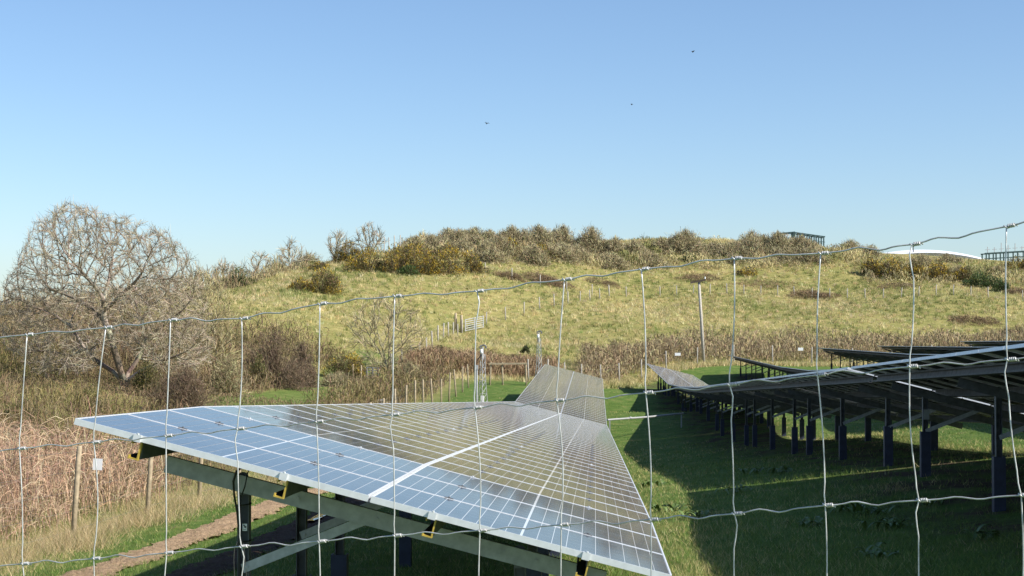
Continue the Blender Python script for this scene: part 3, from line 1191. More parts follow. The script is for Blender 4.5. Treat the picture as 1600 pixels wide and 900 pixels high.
# ------------------------------------------------------------------ lattice masts
def mast(px, top_y, Y, label, loop=False):
    p = at(px, top_y, Y)
    g = on_ground(p[0], p[1])
    H = p[2] - g.z
    e = empty('camera_mast', g)
    tag(e, label, 'mast', 'lattice camera masts')
    for k in range(3):
        a = 0.5 + k * 2.094
        b = MB()
        b.tube([(0.34 * math.cos(a), 0.34 * math.sin(a), -0.1), (0.17 * math.cos(a), 0.17 * math.sin(a), H * 0.45), (0.13 * math.cos(a), 0.13 * math.sin(a), H * 0.86)], 0.021, 6)
        obj('mast_leg', b.mesh('mast_leg', M_PIPE), e)
    b = MB()
    n = 9
    for i in range(n):
        t = i / n * 0.86
        t2 = (i + 1) / n * 0.86

        def P(k, tt):
            a = 0.5 + k * 2.094
            r = 0.34 + (0.17 - 0.34) * min(1, tt / 0.45) if tt < 0.45 else 0.17 - 0.04 * (tt - 0.45) / 0.41
            return Vector((r * math.cos(a), r * math.sin(a), tt * H))
        for k in range(3):
            b.tube([P(k, t), P((k + 1) % 3, t2)], 0.009, 4)
            if i % 2 == 0:
                b.tube([P(k, t2), P((k + 1) % 3, t2)], 0.009, 4)
    obj('lattice', b.mesh('lattice', M_STEEL), e)
    b = MB()
    b.tube([(0, 0, H * 0.8), (0, 0, H * 0.97)], 0.05, 8)
    obj('pole', b.mesh('pole', M_STEEL), e)
    b = MB()
    b.tube([(-0.12, -0.1, H * 0.95), (-0.1, -0.1, H * 0.985), (0.08, -0.05, H), (0.16, 0, H * 0.985), (0.16, 0, H * 0.95)], 0.045, 6)
    obj('camera_bracket', b.mesh('camera_bracket', M_STEEL_D), e)
    b = MB()
    b.tube([(-0.05, -0.12, H * 0.87), (-0.05, -0.12, H * 0.89), (-0.05, -0.12, H * 0.92), (-0.05, -0.12, H * 0.94)], [0.035, 0.07, 0.07, 0.035], 10)
    obj('camera_dome', b.mesh('camera_dome', M_WHITE, True), e)
    b = MB()
    b.box(-0.08, 0.08, -0.16, -0.05, H * 0.12, H * 0.26)
    obj('control_box', b.mesh('control_box', M_WHITE), e)
    if loop:
        b = MB()
        b.tube([(-0.05, -0.1, H * 0.86), (-0.25, -0.1, H * 0.78), (-0.33, -0.12, H * 0.68), (-0.25, -0.12, H * 0.62), (-0.1, -0.1, H * 0.66)], 0.022, 6)
        obj('cable_loop', b.mesh('cable_loop', M_BLACK), e)
    return e


mast(754, 539, 82, 'grey lattice camera mast with black cable loop, left of the straining frame', True)
mast(842, 517, 106, 'grey lattice camera mast beside the far end of the left solar row')
sp = at(745, 571, 80)
g = on_ground(sp[0], sp[1])
b = MB()
b.tube([(0, 0, -0.2), (0, 0, sp[2] - g.z)], 0.045, 8)
b.box(-0.07, 0.07, -0.08, 0.02, sp[2] - g.z - 0.2, sp[2] - g.z + 0.02)
o = obj('sensor_post', b.mesh('sensor_post', M_STEEL), None, Matrix.Translation(g))
tag(o, 'slim grey post with small head beside the cable loop mast', 'post')

# utility pole
p0 = at(1100, 562, 139.5)
g = on_ground(p0[0], p0[1])
tp = at(1092, 438, 139.5)
e = empty('utility_pole', g)
tag(e, 'tall leaning wooden utility pole with tilted crossarm standing before the brown hedge', 'utility pole')
d = Vector(tp) - g
b = MB()
b.tube([Vector((0, 0, -0.5)), d * 0.5, d], [0.14, 0.125, 0.105], 10)
obj('pole', b.mesh('pole', M_WOOD_G, True), e)
b = MB()
b.bar(d + Vector((-0.72, -0.16, -0.2)), d + Vector((0.55, -0.16, 0.04)), 0.14, 0.16)
obj('crossarm', b.mesh('crossarm', simple('dark_wood', (0.08, 0.06, 0.045), 0.9)), e)
b = MB()
for t in (0.96,):
    c = d + Vector((-0.72 + 1.27 * t, -0.16, -0.2 + 0.24 * t))
    b.tube([c, c + Vector((0, 0, 0.12)), c + Vector((0, 0, 0.28))], [0.04, 0.06, 0.03], 7)
obj('insulator', b.mesh('insulator', M_WHITE), e)

# ------------------------------------------------------------------ things on and beyond the crest
# far white roof
wc = at(1435, 390.5, 330)
g = on_ground(wc[0], wc[1])
e = empty('white_roofed_building', g)
tag(e, 'low white curved roof of a building showing behind the hill on the right', 'building')
b = MB()
nu, nv = 40, 10
V, Fc = [], []
for j in range(nv + 1):
    for i in range(nu + 1):
        u = -1 + 2 * i / nu
        x = u * 17.0
        yv = -9 + 18 * j / nv
        V.append((x, yv, (wc[2] - g.z) - 3.6 * (abs(u) ** 2.0) - 0.012 * yv * yv))
for j in range(nv):
    for i in range(nu):
        a = j * (nu + 1) + i
        Fc.append((a, a + 1, a + nu + 2, a + nu + 1))
b.raw(V, Fc)
obj('roof', b.mesh('roof', M_ROOF, True), e)
b = MB()
ht = wc[2] - g.z - 4.8
b.box(-16.9, 16.9, -8.9, 8.9, -1, ht - 1.0)
obj('wall', b.mesh('wall', M_ROOF), e)
b = MB()
b.tube([(-2.5, -8, ht + 4), (-2.5, -8, ht + 5.35)], 0.1, 6)
obj('vent_pipe', b.mesh('vent_pipe', M_STEEL_D), e)


def steel_frame(pxs, top0, top1, bot, Y, label, spikes=0):
    a, b_ = at(pxs[0], bot, Y), at(pxs[-1], bot, Y)
    g = on_ground((a[0] + b_[0]) / 2, Y)
    e = empty('steel_gantry', g)
    tag(e, label, 'steel frame', 'green steel frames on the skyline')
    n = len(pxs)
    P = []
    for i, px in enumerate(pxs):
        t = i / (n - 1)
        q = Vector(at(px, top0 + (top1 - top0) * t, Y)) - g
        P.append(q)
        for dy in (0, 2.6):
            m = MB()
            m.bar((q.x, q.y + dy, on_ground(q.x + g.x, Y + dy).z - g.z - 0.3), (q.x, q.y + dy, q.z), 0.17, 0.17, (0, 1, 0))
            obj('column', m.mesh('column', M_GREEN), e)
        m = MB()
        m.bar(q, q + Vector((0, 2.6, 0)), 0.1, 0.12)
        obj('cross_beam', m.mesh('cross_beam', M_GREEN), e)
    for dz in (0, -0.75):
        for dy in (0, 2.6):
            m = MB()
            m.bar(P[0] + Vector((-0.2, dy, dz)), P[-1] + Vector((0.2, dy, dz)), 0.1, 0.17 if dz == 0 else 0.07)
            obj('long_beam', m.mesh('long_beam', M_GREEN), e)
    for k in range(spikes):
        q = P[0].lerp(P[-1], (k + 0.5) / spikes) + Vector((0, 1.3, 0))
        m = MB()
        m.tube([q, q + Vector((0, 0, rng.uniform(0.7, 1.6)))], 0.06, 5)
        m.bar(q + Vector((-0.35, 0, 0.55)), q + Vector((0.35, 0, 0.6)), 0.08, 0.08)
        obj('antenna', m.mesh('antenna', M_STEEL), e)


steel_frame([1242, 1249, 1257, 1264.5, 1272, 1279, 1287], 363, 370, 392, 236, 'dark green steel frame with columns and beams on the hill crest', 0)
steel_frame([1213, 1226, 1240], 365.5, 362.5, 390, 240, 'thin end of a dark green steel frame rising from crest shrubs', 0)
steel_frame([1541, 1552, 1563, 1575, 1590, 1606], 396, 392, 412, 246, 'dark green steel frame with small masts at the right edge of the skyline', 6)


def rock(px, py, wpx, hpx, label, seed):
    p = hit(px, py)
    s = p[1] / F
    r = np.random.default_rng(seed)
    b = MB()
    import bmesh
    bm = bmesh.new()
    bmesh.ops.create_icosphere(bm, subdivisions=2, radius=1)
    for v in bm.verts:
        k = 1 + 0.25 * math.sin(v.co.x * 4 + seed) * math.cos(v.co.y * 5 + seed) + r.normal(0, 0.07)
        v.co = Vector((v.co.x * wpx * s / 2 * k, v.co.y * wpx * s / 2 * k, v.co.z * hpx * s * 0.8 * k))
    me = bpy.data.meshes.new('rock')
    bm.to_mesh(me)
    bm.free()
    me.materials.append(M_ROCK)
    o = obj('rock', me, None, Matrix.Translation(p))
    tag(o, label, 'rock', 'rocks on the crest')


rock(1127, 392, 10, 9, 'dark grey boulder standing on the crest left of the steel frame', 1)
rock(1152, 392, 7, 6, 'small grey boulder just right of the dark crest boulder', 2)
rock(1180, 395, 14, 5, 'flat broken grey rock lying on the crest under the brown shrubs', 3)
rock(1191, 395, 6, 7, 'pointed pale rock at the right end of the crest rocks', 4)

# birds
def bird(px, py, Y, span, bank, label):
    p = Vector(at(px, py, Y))
    e = MB()
    e.tube([(0, -0.22, 0), (0, -0.12, 0), (0, 0.02, 0), (0, 0.16, 0), (0, 0.24, 0.02)], [0.01, 0.05, 0.065, 0.045, 0.012], 7)
    for s in (-1, 1):
        h = span / 2
        e.raw([(s * 0.04, -0.10, 0.03), (s * 0.04, 0.08, 0.03), (s * h * 0.5, 0.12, 0.14), (s * h * 0.5, -0.08, 0.14), (s * h, -0.02, 0.05), (s * h, -0.10, 0.05),
               (s * 0.04, -0.10, 0.015), (s * 0.04, 0.08, 0.015), (s * h * 0.5, 0.12, 0.125), (s * h * 0.5, -0.08, 0.125), (s * h, -0.02, 0.045), (s * h, -0.10, 0.045)],
              [(0, 1, 2, 3), (3, 2, 4, 5), (9, 8, 7, 6), (11, 10, 8, 9), (1, 7, 8, 2), (2, 8, 10, 4), (3, 9, 6, 0), (5, 11, 9, 3)])
    o = obj('bird', e.mesh('bird', M_BIRD, True), None, Matrix.Translation(p) @ Matrix.Rotation(bank, 4, 'Y') @ Matrix.Rotation(0.5, 4, 'Z'))
    tag(o, label, 'bird', 'birds in the sky')


bird(760.5, 193, 190, 0.62, 0.2, 'dark bird flying in the sky above the crest, lowest of three')
bird(1083, 81, 210, 0.5, -0.3, 'dark bird flying high in the right half of the sky')
bird(987, 163.5, 260, 0.4, 0.1, 'tiny dark bird flying between the two larger ones')

# ------------------------------------------------------------------ bare trees by space colonisation
BARK = [(0.30, 0.255, 0.19), (0.24, 0.20, 0.15), (0.38, 0.33, 0.24)]
TWIGC = [(0.42, 0.34, 0.235), (0.33, 0.26, 0.18), (0.50, 0.42, 0.29)]


def in_poly(px, py, poly):
    poly = np.array(poly, float)
    c = np.zeros(len(px), bool)
    j = len(poly) - 1
    for i in range(len(poly)):
        xi, yi, xj, yj = *poly[i], *poly[j]
        m = ((yi > py) != (yj > py)) & (px < (xj - xi) * (py - yi) / (yj - yi + 1e-9) + xi)
        c ^= m
        j = i
    return c


def colonise(base, stems, A, step, kill, infl, iters, rs, hub=None, trop=0.0):
    nodes = [np.array(base, float)]
    par = [-1]
    ids_of = []
    for st in stems:
        k = 0
        if isinstance(st, tuple):
            k, st = ids_of[st[0]][st[1]], st[2]
        mine = []
        for p in st:
            nodes.append(np.array(p, float))
            par.append(k)
            k = len(nodes) - 1
            mine.append(k)
        ids_of.append(mine)
    nodes = np.array(nodes)
    par = list(par)
    alive = np.ones(len(A), bool)
    near = np.full(len(A), 1e9)
    who = np.zeros(len(A), int)
    start = 0
    for it in range(iters):
        for i in range(start, len(nodes)):
            d = ((A - nodes[i]) ** 2).sum(1)
            m = d < near
            near[m] = d[m]
            who[m] = i
        start = len(nodes)
        alive &= near > kill * kill
        act = alive & (near < infl * infl)
        if not act.any():
            break
        dirs = A[act] - nodes[who[act]]
        dirs /= np.linalg.norm(dirs, axis=1, keepdims=True)
        acc = np.zeros((len(nodes), 3))
        np.add.at(acc, who[act], dirs)
        ids = np.unique(who[act])
        acc[ids] /= np.linalg.norm(acc[ids], axis=1, keepdims=True) + 1e-9
        if hub is not None:
            ow = nodes[ids] - hub
            acc[ids] += trop * ow / (np.linalg.norm(ow, axis=1, keepdims=True) + 1e-9)
        v = acc[ids] + rs.normal(0, 0.12, (len(ids), 3))
        v /= np.linalg.norm(v, axis=1, keepdims=True) + 1e-9
        new = nodes[ids] + v * step
        nodes = np.vstack([nodes, new])
        par += list(ids)
    return nodes, np.array(par)


def bare_tree(name, label, base, stems, A, step, kill, infl, seed, tip_r=0.008, twig_n=4, twig_len=0.5, cols=TWIGC, bark=BARK, group=None, expo=2.3, twig_w=0.012, thick=0.05, iters=110, hub=None, trop=0.0, mat=None):
    rs = np.random.default_rng(seed)
    base = np.array(base, float)
    nodes, par = colonise(base, stems, A, step, kill, infl, iters, rs, hub, trop)
    n = len(nodes)
    rad = np.zeros(n)
    cnt = np.zeros(n, int)
    for i in range(n - 1, 0, -1):
        if rad[i] == 0:
            rad[i] = tip_r ** expo
        rad[par[i]] += rad[i]
        cnt[par[i]] += 1
    rad = rad ** (1 / expo)
    idx = np.arange(1, n)
    P0, P1 = nodes[par[idx]] - base, nodes[idx] - base
    r0, r1 = rad[par[idx]], rad[idx]
    r0 = np.minimum(r0, r1 * 1.6)
    big = r1 > thick
    e = empty(name, base)
    tag(e, label, 'tree', group)
    for part, m in (('trunk', big), ('crown', ~big)):
        V, q, nv = segs(P0[m], P1[m], r0[m], r1[m], 6 if part == 'trunk' else 4)
        c = np.repeat(pick(bark, int(m.sum()), 0.15), nv // max(1, int(m.sum())), axis=0) if m.any() else np.zeros((0, 3))
        if part == 'crown':
            tips = np.nonzero((cnt == 0) | (rad < tip_r * 2.2))[0]
            tips = tips[tips > 0]
            T = np.repeat(tips, twig_n)
            B = nodes[T] - base
            d = (nodes[T] - nodes[par[T]])
            d /= np.linalg.norm(d, axis=1, keepdims=True) + 1e-9
            d = d + rs.normal(0, 0.42, d.shape) + np.array([0, 0, 0.25])
            d /= np.linalg.norm(d, axis=1, keepdims=True)
            l = twig_len * rs.uniform(0.4, 1.1, len(T))[:, None]
            mid = B + d * l * 0.55
            tip = mid + (d + rs.normal(0, 0.35, d.shape)) * l * 0.45
            V2, q2, c2 = ribbons(np.stack([B, mid, tip], 1), np.array([twig_w, twig_w * 0.9, twig_w * 0.5]), pick(cols, len(T), 0.18))
            q2 = q2 + len(V)
            V = np.vstack([V, V2])
            q = np.vstack([q, q2])
            c = np.vstack([c, c2])
        if len(V):
            obj(part, npmesh(part, V, q, mat or M_TWIG, c), e)
    return e


def crown_points(poly, Y, depth, n, seed, top_bias=0.0):
    rs = np.random.default_rng(seed)
    P = np.array(poly, float)
    x0, x1, y0, y1 = P[:, 0].min(), P[:, 0].max(), P[:, 1].min(), P[:, 1].max()
    out = []
    while len(out) < n:
        px, py = rs.uniform(x0, x1, n * 2), rs.uniform(y0, y1, n * 2)
        k = in_poly(px, py, poly)
        px, py = px[k], py[k]
        u = np.abs((px - (x0 + x1) / 2) / ((x1 - x0) / 2))
        dep = depth * np.sqrt(np.clip(1.05 - u ** 2, 0.05, 1))
        yy = Y + rs.uniform(-1, 1, len(px)) * dep
        for a, b_, c in zip(px, py, yy):
            out.append(at(a, b_, c))
    return np.array(out[:n])


TY = 72.0
tb = at(196, 606, TY)
tb[2] = gz(np.array([tb[0]]), np.array([tb[1]]))[0] - 0.1


def chain(pix, Y0, dY=0.0):
    n = len(pix)
    return [at(p[0], p[1], Y0 + dY * (i + 1) / n) for i, p in enumerate(pix)]


poly = [(2, 512), (3, 455), (30, 415), (48, 375), (60, 345), (88, 328), (112, 325), (150, 334), (195, 346), (250, 368), (292, 396), (306, 430), (318, 470), (318, 520), (330, 560),
        (300, 585), (235, 575), (200, 545), (165, 540), (140, 580), (70, 585), (25, 560)]
A = crown_points(poly, TY, 4.2, 3400, 5)
stems = [chain([(194, 596), (190, 585), (186, 572), (182, 558), (178, 545), (174, 530), (168, 515), (163, 500), (162, 485), (162, 470)], TY, -0.6),
         chain([(197, 594), (200, 583), (208, 572), (216, 560), (222, 545), (226, 530), (224, 515), (222, 500)], TY, 0.8),
         chain([(188, 592), (176, 580), (160, 570), (146, 560), (132, 545), (120, 525), (110, 510), (96, 500)], TY, 0.4),
         chain([(202, 592), (218, 580), (238, 570), (258, 562), (276, 556)], TY, -1.0),
         (0, 9, chain([(156, 458), (146, 445), (134, 432), (122, 418)], TY - 0.6, -1.2)),
         (0, 9, chain([(165, 455), (170, 440), (172, 424), (176, 408)], TY - 0.6, 1.0)),
         (0, 7, chain([(150, 488), (134, 476), (116, 466), (98, 458), (78, 452)], TY - 0.5, 1.3)),
         (0, 8, chain([(176, 474), (190, 460), (206, 446), (220, 430)], TY - 0.6, -1.3)),
         (2, 7, chain([(82, 490), (66, 484), (50, 478), (34, 470), (18, 466)], TY + 0.4, -1.0)),
         (1, 7, chain([(232, 486), (244, 472), (256, 456), (266, 440), (276, 424)], TY + 0.8, 0.8)),
         (1, 5, chain([(240, 520), (256, 508), (272, 496), (288, 482), (300, 466)], TY + 0.8, -1.2)),
         (2, 4, chain([(112, 556), (92, 552), (70, 548), (48, 550), (26, 546)], TY + 0.4, -0.8))]
bare_tree('bare_oak_tree', 'large spreading bare tree with pale lichened branches at the left edge', tb, stems, A, 0.20, 0.29, 1.5, 3, 0.0095, 7, 0.42, thick=0.05, twig_w=0.0125, expo=2.32, hub=at(185, 560, TY), trop=0.7, mat=M_STALK,
          cols=[(0.34, 0.285, 0.20), (0.25, 0.205, 0.145), (0.43, 0.37, 0.27)], bark=[(0.18, 0.145, 0.11), (0.26, 0.22, 0.165), (0.37, 0.32, 0.25)])


def fan_tree(px, py, poly, Y, depth, n, label, seed, name='bare_tree', cols=TWIGC, bark=BARK, step=0.22, kill=0.36, nst=5, tip_r=0.008, twig_n=5, tl=0.45, tw=0.014, group=None, thick=0.03):
    b = at(px, py, Y)
    b[2] = gz(np.array([b[0]]), np.array([b[1]]))[0] - 0.05
    A = crown_points(poly, Y, depth, n, seed)
    rs = np.random.default_rng(seed + 50)
    c = A.mean(0)
    st = []
    for k in range(nst):
        t = A[rs.integers(len(A))]
        tgt = b + (t - b) * 0.45
        st.append([b + (tgt - b) * f + np.array([0, 0, 0.2 * math.sin(f * 3.1) * 0.6]) + rs.normal(0, 0.03, 3) for f in np.linspace(0.12, 1, 7)])
    return bare_tree(name, label, b, st, A, step, kill, 1.9, seed, tip_r, twig_n, tl, cols, bark, group, 2.4, tw, thick, 70, hub=b - np.array([0, 0, 0.3]), trop=0.8)


fan_tree(607, 604, [(600, 600), (560, 560), (545, 510), (562, 480), (590, 468), (625, 470), (652, 490), (662, 520), (655, 560), (622, 598)], 112, 2.2, 520,
         'vase-shaped bare pale tree standing behind the left solar table', 21, step=0.26, kill=0.42, twig_n=4, tl=0.8, tw=0.026, tip_r=0.014)
fan_tree(330, 590, [(262, 585), (268, 500), (285, 450), (315, 420), (345, 440), (362, 480), (372, 540), (360, 585)], 84, 2.6, 650,
         'twiggy pale bare tree right of the large spreading tree', 22, twig_n=6, tl=0.6, tw=0.019, cols=[(0.34, 0.275, 0.165), (0.27, 0.215, 0.13), (0.42, 0.35, 0.215)])
fan_tree(255, 600, [(205, 595), (212, 545), (240, 515), (290, 520), (320, 560), (318, 600)], 79, 2.0, 420,
         'low tangled bare tree in front of the twiggy pale tree', 23, twig_n=6, tl=0.5, tw=0.016, cols=[(0.30, 0.24, 0.145), (0.23, 0.18, 0.11)])
fan_tree(60, 600, [(-10, 600), (-10, 520), (20, 500), (70, 505), (110, 540), (120, 590)], 88, 2.4, 480,
         'tangled bare brown tree below the left side of the large tree', 24, twig_n=6, tl=0.6, tw=0.019, cols=[(0.26, 0.19, 0.125), (0.32, 0.25, 0.165)])
sk = [(400, 440, [(384, 440), (384, 408), (402, 396), (424, 405), (428, 436)], 180), (455, 420, [(438, 415), (440, 392), (455, 376), (474, 390), (484, 414)], 188),
      (525, 398, [(508, 398), (512, 372), (528, 360), (542, 372), (544, 396)], 194), (577, 394, [(553, 392), (556, 364), (578, 353), (598, 360), (602, 388)], 197),
      (350, 450, [(334, 450), (336, 420), (352, 408), (366, 420), (366, 448)], 172)]
for k, (px, py, po, Y) in enumerate(sorted(sk)):
    fan_tree(px, py, po, Y, 1.4, 170, 'small bare grey tree on the left skyline, %s of five from left' % nth(k), 30 + k, step=0.3, kill=0.5, nst=5,
             tip_r=0.02, twig_n=5, tl=0.9, tw=0.042, group='bare trees on the left skyline', cols=[(0.36, 0.29, 0.23), (0.44, 0.36, 0.29), (0.30, 0.24, 0.19)])


# ------------------------------------------------------------------ shrubs
def dome_pts(n, rs, lobes):
    """points near the surface of a union of lobes: (cx, cy, rx, ry, h) -> pos, outward direction"""
    w_ = np.array([l[2] * l[4] for l in lobes])
    i = rs.choice(len(lobes), n, p=w_ / w_.sum())
    L = np.array(lobes)[i]
    a = rs.uniform(0, 2 * math.pi, n)
    ph = np.arcsin(rs.uniform(0.0, 1, n))
    r = rs.uniform(0.45, 1.0, n) ** 0.5 * (1 + rs.normal(0, 0.07, n))
    d = np.stack([np.cos(a) * np.cos(ph), np.sin(a) * np.cos(ph), np.sin(ph)], 1)
    P = np.stack([L[:, 0] + d[:, 0] * L[:, 2] * r, L[:, 1] + d[:, 1] * L[:, 3] * r, d[:, 2] * L[:, 4] * r], 1)
    return P, d, r


def lobes_for(wd, h, rs, k):
    out = [(0, 0, wd * 0.32, wd * 0.28, h)]
    for j in range(k):
        x = rs.uniform(-0.36, 0.36) * wd
        out.append((x, rs.uniform(-0.15, 0.15) * wd, wd * rs.uniform(0.13, 0.26), wd * rs.uniform(0.13, 0.24), h * rs.uniform(0.45, 0.95) * (1 - 0.9 * abs(x / wd))))
    return out


GORSE = [(0.16, 0.155, 0.05), (0.21, 0.19, 0.065), (0.10, 0.105, 0.038), (0.26, 0.215, 0.09)]
YEL = [(0.46, 0.32, 0.03), (0.38, 0.26, 0.03), (0.52, 0.38, 0.06)]


def shrub(kind, p, wd, h, seed, label, group, name, dens=1.0):
    rs = np.random.default_rng(seed)
    p = np.array(p, float)
    dist = p[1]
    px_m = dist / 1664.0                       # metres for each render pixel
    e = empty(name, p)
    tag(e, label, 'shrub', group)
    lb = lobes_for(wd, h, rs, 5)
    gloc = lambda X, Y: gz(X + p[0], Y + p[1]) - p[2]
    area = wd * h / (px_m ** 2)
    V, q, c = None, None, None
    if kind in ('bare', 'pale', 'bracken', 'dark'):
        cs = {'bare': [(0.30, 0.235, 0.16), (0.38, 0.305, 0.205), (0.23, 0.175, 0.125), (0.33, 0.29, 0.175), (0.42, 0.36, 0.25)],
              'pale': [(0.52, 0.42, 0.26), (0.44, 0.34, 0.21), (0.36, 0.28, 0.17)],
              'bracken': [(0.22, 0.145, 0.095), (0.27, 0.19, 0.125), (0.17, 0.115, 0.08)],
              'dark': [(0.17, 0.115, 0.09), (0.21, 0.15, 0.11), (0.13, 0.09, 0.075)]}[kind]
        n = int(min(16000, max(900, area * 10)) * dens)
        if kind == 'bracken':
            P, d, r = dome_pts(n, rs, lb)
        else:
            nv_ = 5
            vx = np.array([0.0] + list(rs.uniform(-0.33, 0.33, nv_ - 1))) * wd
            vy = rs.uniform(-0.2, 0.2, nv_) * wd
            vw = wd * np.array([0.42] + list(rs.uniform(0.2, 0.36, nv_ - 1)))
            vh = h * np.array([1.0] + list(rs.uniform(0.55, 0.95, nv_ - 1))) * (1 - 0.7 * np.abs(vx) / wd)
            i_ = rs.choice(nv_, n, p=(vw * vh) / (vw * vh).sum())
            az = rs.uniform(0, 2 * math.pi, n)
            th = np.abs(rs.normal(0, 0.85, n))
            r = np.minimum(rs.uniform(0.12, 1.0, n) ** 0.75 * (1 + 0.10 * np.sin(az * 5 + i_ * 2)), 1.12) * np.where(rs.random(n) < 0.06, 1.12, 1.0)
            d = np.stack([np.sin(th) * np.cos(az), np.sin(th) * np.sin(az), np.maximum(0.05, np.cos(th))], 1)
            P = np.stack([vx[i_] + d[:, 0] * r * vw[i_], vy[i_] + d[:, 1] * r * vw[i_], d[:, 2] * r * vh[i_]], 1)
        l = np.minimum(h * 0.25, 4.6 * px_m) * rs.uniform(0.3, 1.0, n)[:, None]
        up = np.array([0, 0, 0.55 if kind != 'bracken' else 0.3])
        dd = d * 0.8 + up * 0.6 + rs.normal(0, 0.6, d.shape)
        dd /= np.linalg.norm(dd, axis=1, keepdims=True)
        B = P - dd * l * 0.7
        Tp = P + dd * l * 0.5 + rs.normal(0, 0.12, P.shape) * l
        ww = px_m * rs.uniform(0.16, 0.38, n)
        V, q, c = ribbons(np.stack([B, P, Tp], 1), np.stack([ww, ww * 0.9, ww * 0.4], 1), pick(cs, n, 0.2))
        V[:, 2] += gloc(V[:, 0], V[:, 1])
        obj('branches', npmesh('branches', V, q, M_TWIG, c), e)
    else:
        n = int(min(14000, max(700, area * 4.5)) * dens)
        P, d, r = dome_pts(n, rs, lb)
        base = {'gorse': GORSE, 'green': [(0.06, 0.10, 0.028), (0.09, 0.13, 0.04), (0.045, 0.075, 0.022)],
                'olive': [(0.13, 0.135, 0.045), (0.20, 0.17, 0.07), (0.085, 0.095, 0.03), (0.24, 0.19, 0.09)],
                'evergreen': [(0.022, 0.034, 0.012), (0.04, 0.055, 0.02)]}[kind]
        C = pick(base, n, 0.22)
        if kind == 'gorse':
            nz_ = vnoise(P[:, 0] + p[0], P[:, 1] * 0.6 + P[:, 2], 0.55, seed) + 0.5 * vnoise(P[:, 0] + p[0], P[:, 2], 1.6, seed + 1)
            fl = (r > 0.72) & (nz_ > 0.05) & (rs.random(n) < 0.6) & (d[:, 2] > 0.05)
            C[fl] = pick(YEL, int(fl.sum()), 0.15)
            bw = (r > 0.6) & (~fl) & (rs.random(n) < 0.35)
            C[bw] = pick([(0.20, 0.135, 0.075), (0.15, 0.10, 0.06)], int(bw.sum()), 0.15)
        s_ = px_m * rs.uniform(0.4, 0.95, n)
        dd = d + np.array([0, 0, 0.4]) + rs.normal(0, 0.5, d.shape)
        dd /= np.linalg.norm(dd, axis=1, keepdims=True)
        V, f, c = blades(P - dd * s_[:, None] * 0.6, P + dd * s_[:, None] * 1.6, s_ * 1.3, C)
        V[:, 2] += gloc(V[:, 0], V[:, 1])
        obj('foliage', npmesh('foliage', V, f, M_LEAF, c), e)
        # inner mass of twigs
    ns = 26
    a = rs.uniform(0, 2 * math.pi, ns)
    rr = rs.uniform(0.1, 0.36, ns) * wd
    tp = np.stack([np.cos(a) * rr, np.sin(a) * rr * 0.8, h * rs.uniform(0.35, 0.75, ns)], 1)
    bs = tp * np.array([0.25, 0.25, 0]) - np.array([0, 0, 0.1])
    V, q, nv = segs(bs, tp, np.full(ns, 0.012 + h * 0.008), np.full(ns, 0.006 + h * 0.003), 4)
    V[:, 2] += gloc(V[:, 0], V[:, 1])
    obj('stems', npmesh('stems', V, q, M_TWIG, np.repeat(pick([(0.16, 0.12, 0.09)], ns), nv // ns, axis=0)), e)
    return e


S = {}
S['bare'] = ('bare brown shrub on the upper hill, %s bare brown shrub from the left', 'bare brown shrubs on the hill', 'bare_shrub',
             [(640, 385, 50, 22), (662, 384, 40, 24), (700, 385, 64, 30), (742, 384, 64, 30), (780, 400, 60, 34), (800, 384, 70, 32), (842, 386, 74, 36), (880, 388, 62, 36), (925, 398, 66, 46),
              (962, 402, 52, 34), (990, 402, 56, 30), (1032, 396, 50, 26), (1072, 396, 84, 36), (1118, 396, 40, 20), (1176, 396, 66, 34), (1215, 396, 76, 36), (1255, 397, 74, 28),
              (1332, 396, 56, 22), (1362, 400, 50, 18), (1480, 410, 60, 14), (958, 420, 64, 24), (1022, 416, 64, 22), (880, 410, 62, 26), (836, 412, 70, 30), (430, 428, 50, 20), (480, 418, 70, 24),
              (1150, 410, 50, 14), (1440, 418, 60, 22), (1500, 436, 60, 22), (770, 410, 60, 26), (900, 402, 60, 22), (1560, 430, 44, 16)])
_r = np.random.default_rng(77)
for _k in range(26):
    _x = _r.uniform(625, 1310)
    S['bare'][3].append((round(_x), round(float(np.interp(_x, [625, 700, 850, 1000, 1150, 1300], [388, 384, 384, 398, 394, 396])) + _r.uniform(-2, 16)), round(_r.uniform(30, 95)), round(_r.uniform(9, 30))))
S['pale'] = ('tall straw-coloured clump on the hill crest, %s from the left', 'straw-coloured clumps on the crest', 'straw_clump',
             [(672, 376, 34, 20), (728, 374, 46, 24), (818, 402, 34, 26), (1270, 400, 46, 14), (760, 376, 30, 18)])
S['gorse'] = ('yellow-flowering gorse bush on the hill, %s gorse bush from the left', 'gorse bushes on the hill', 'gorse_bush',
              [(470, 455, 52, 24), (508, 458, 84, 44), (545, 410, 56, 38), (575, 424, 72, 42), (618, 426, 76, 48), (656, 428, 76, 50), (698, 428, 76, 44), (735, 426, 60, 36), (650, 402, 80, 28), (700, 404, 70, 26),
               (800, 398, 52, 30), (846, 404, 56, 30), (500, 424, 40, 20), (1362, 432, 58, 34), (1396, 436, 62, 40), (1432, 438, 60, 36), (1466, 438, 64, 34), (1510, 440, 50, 28), (1590, 422, 56, 24), (1170, 430, 48, 14)])
S['green'] = ('dark green bush on the hill, %s green bush from the left', 'green bushes on the hill', 'green_bush',
              [(372, 448, 52, 34), (640, 430, 50, 18), (764, 386, 30, 24), (776, 396, 36, 22), (1078, 408, 36, 12), (1530, 448, 50, 26), (1564, 456, 36, 24), (1548, 448, 40, 18)])
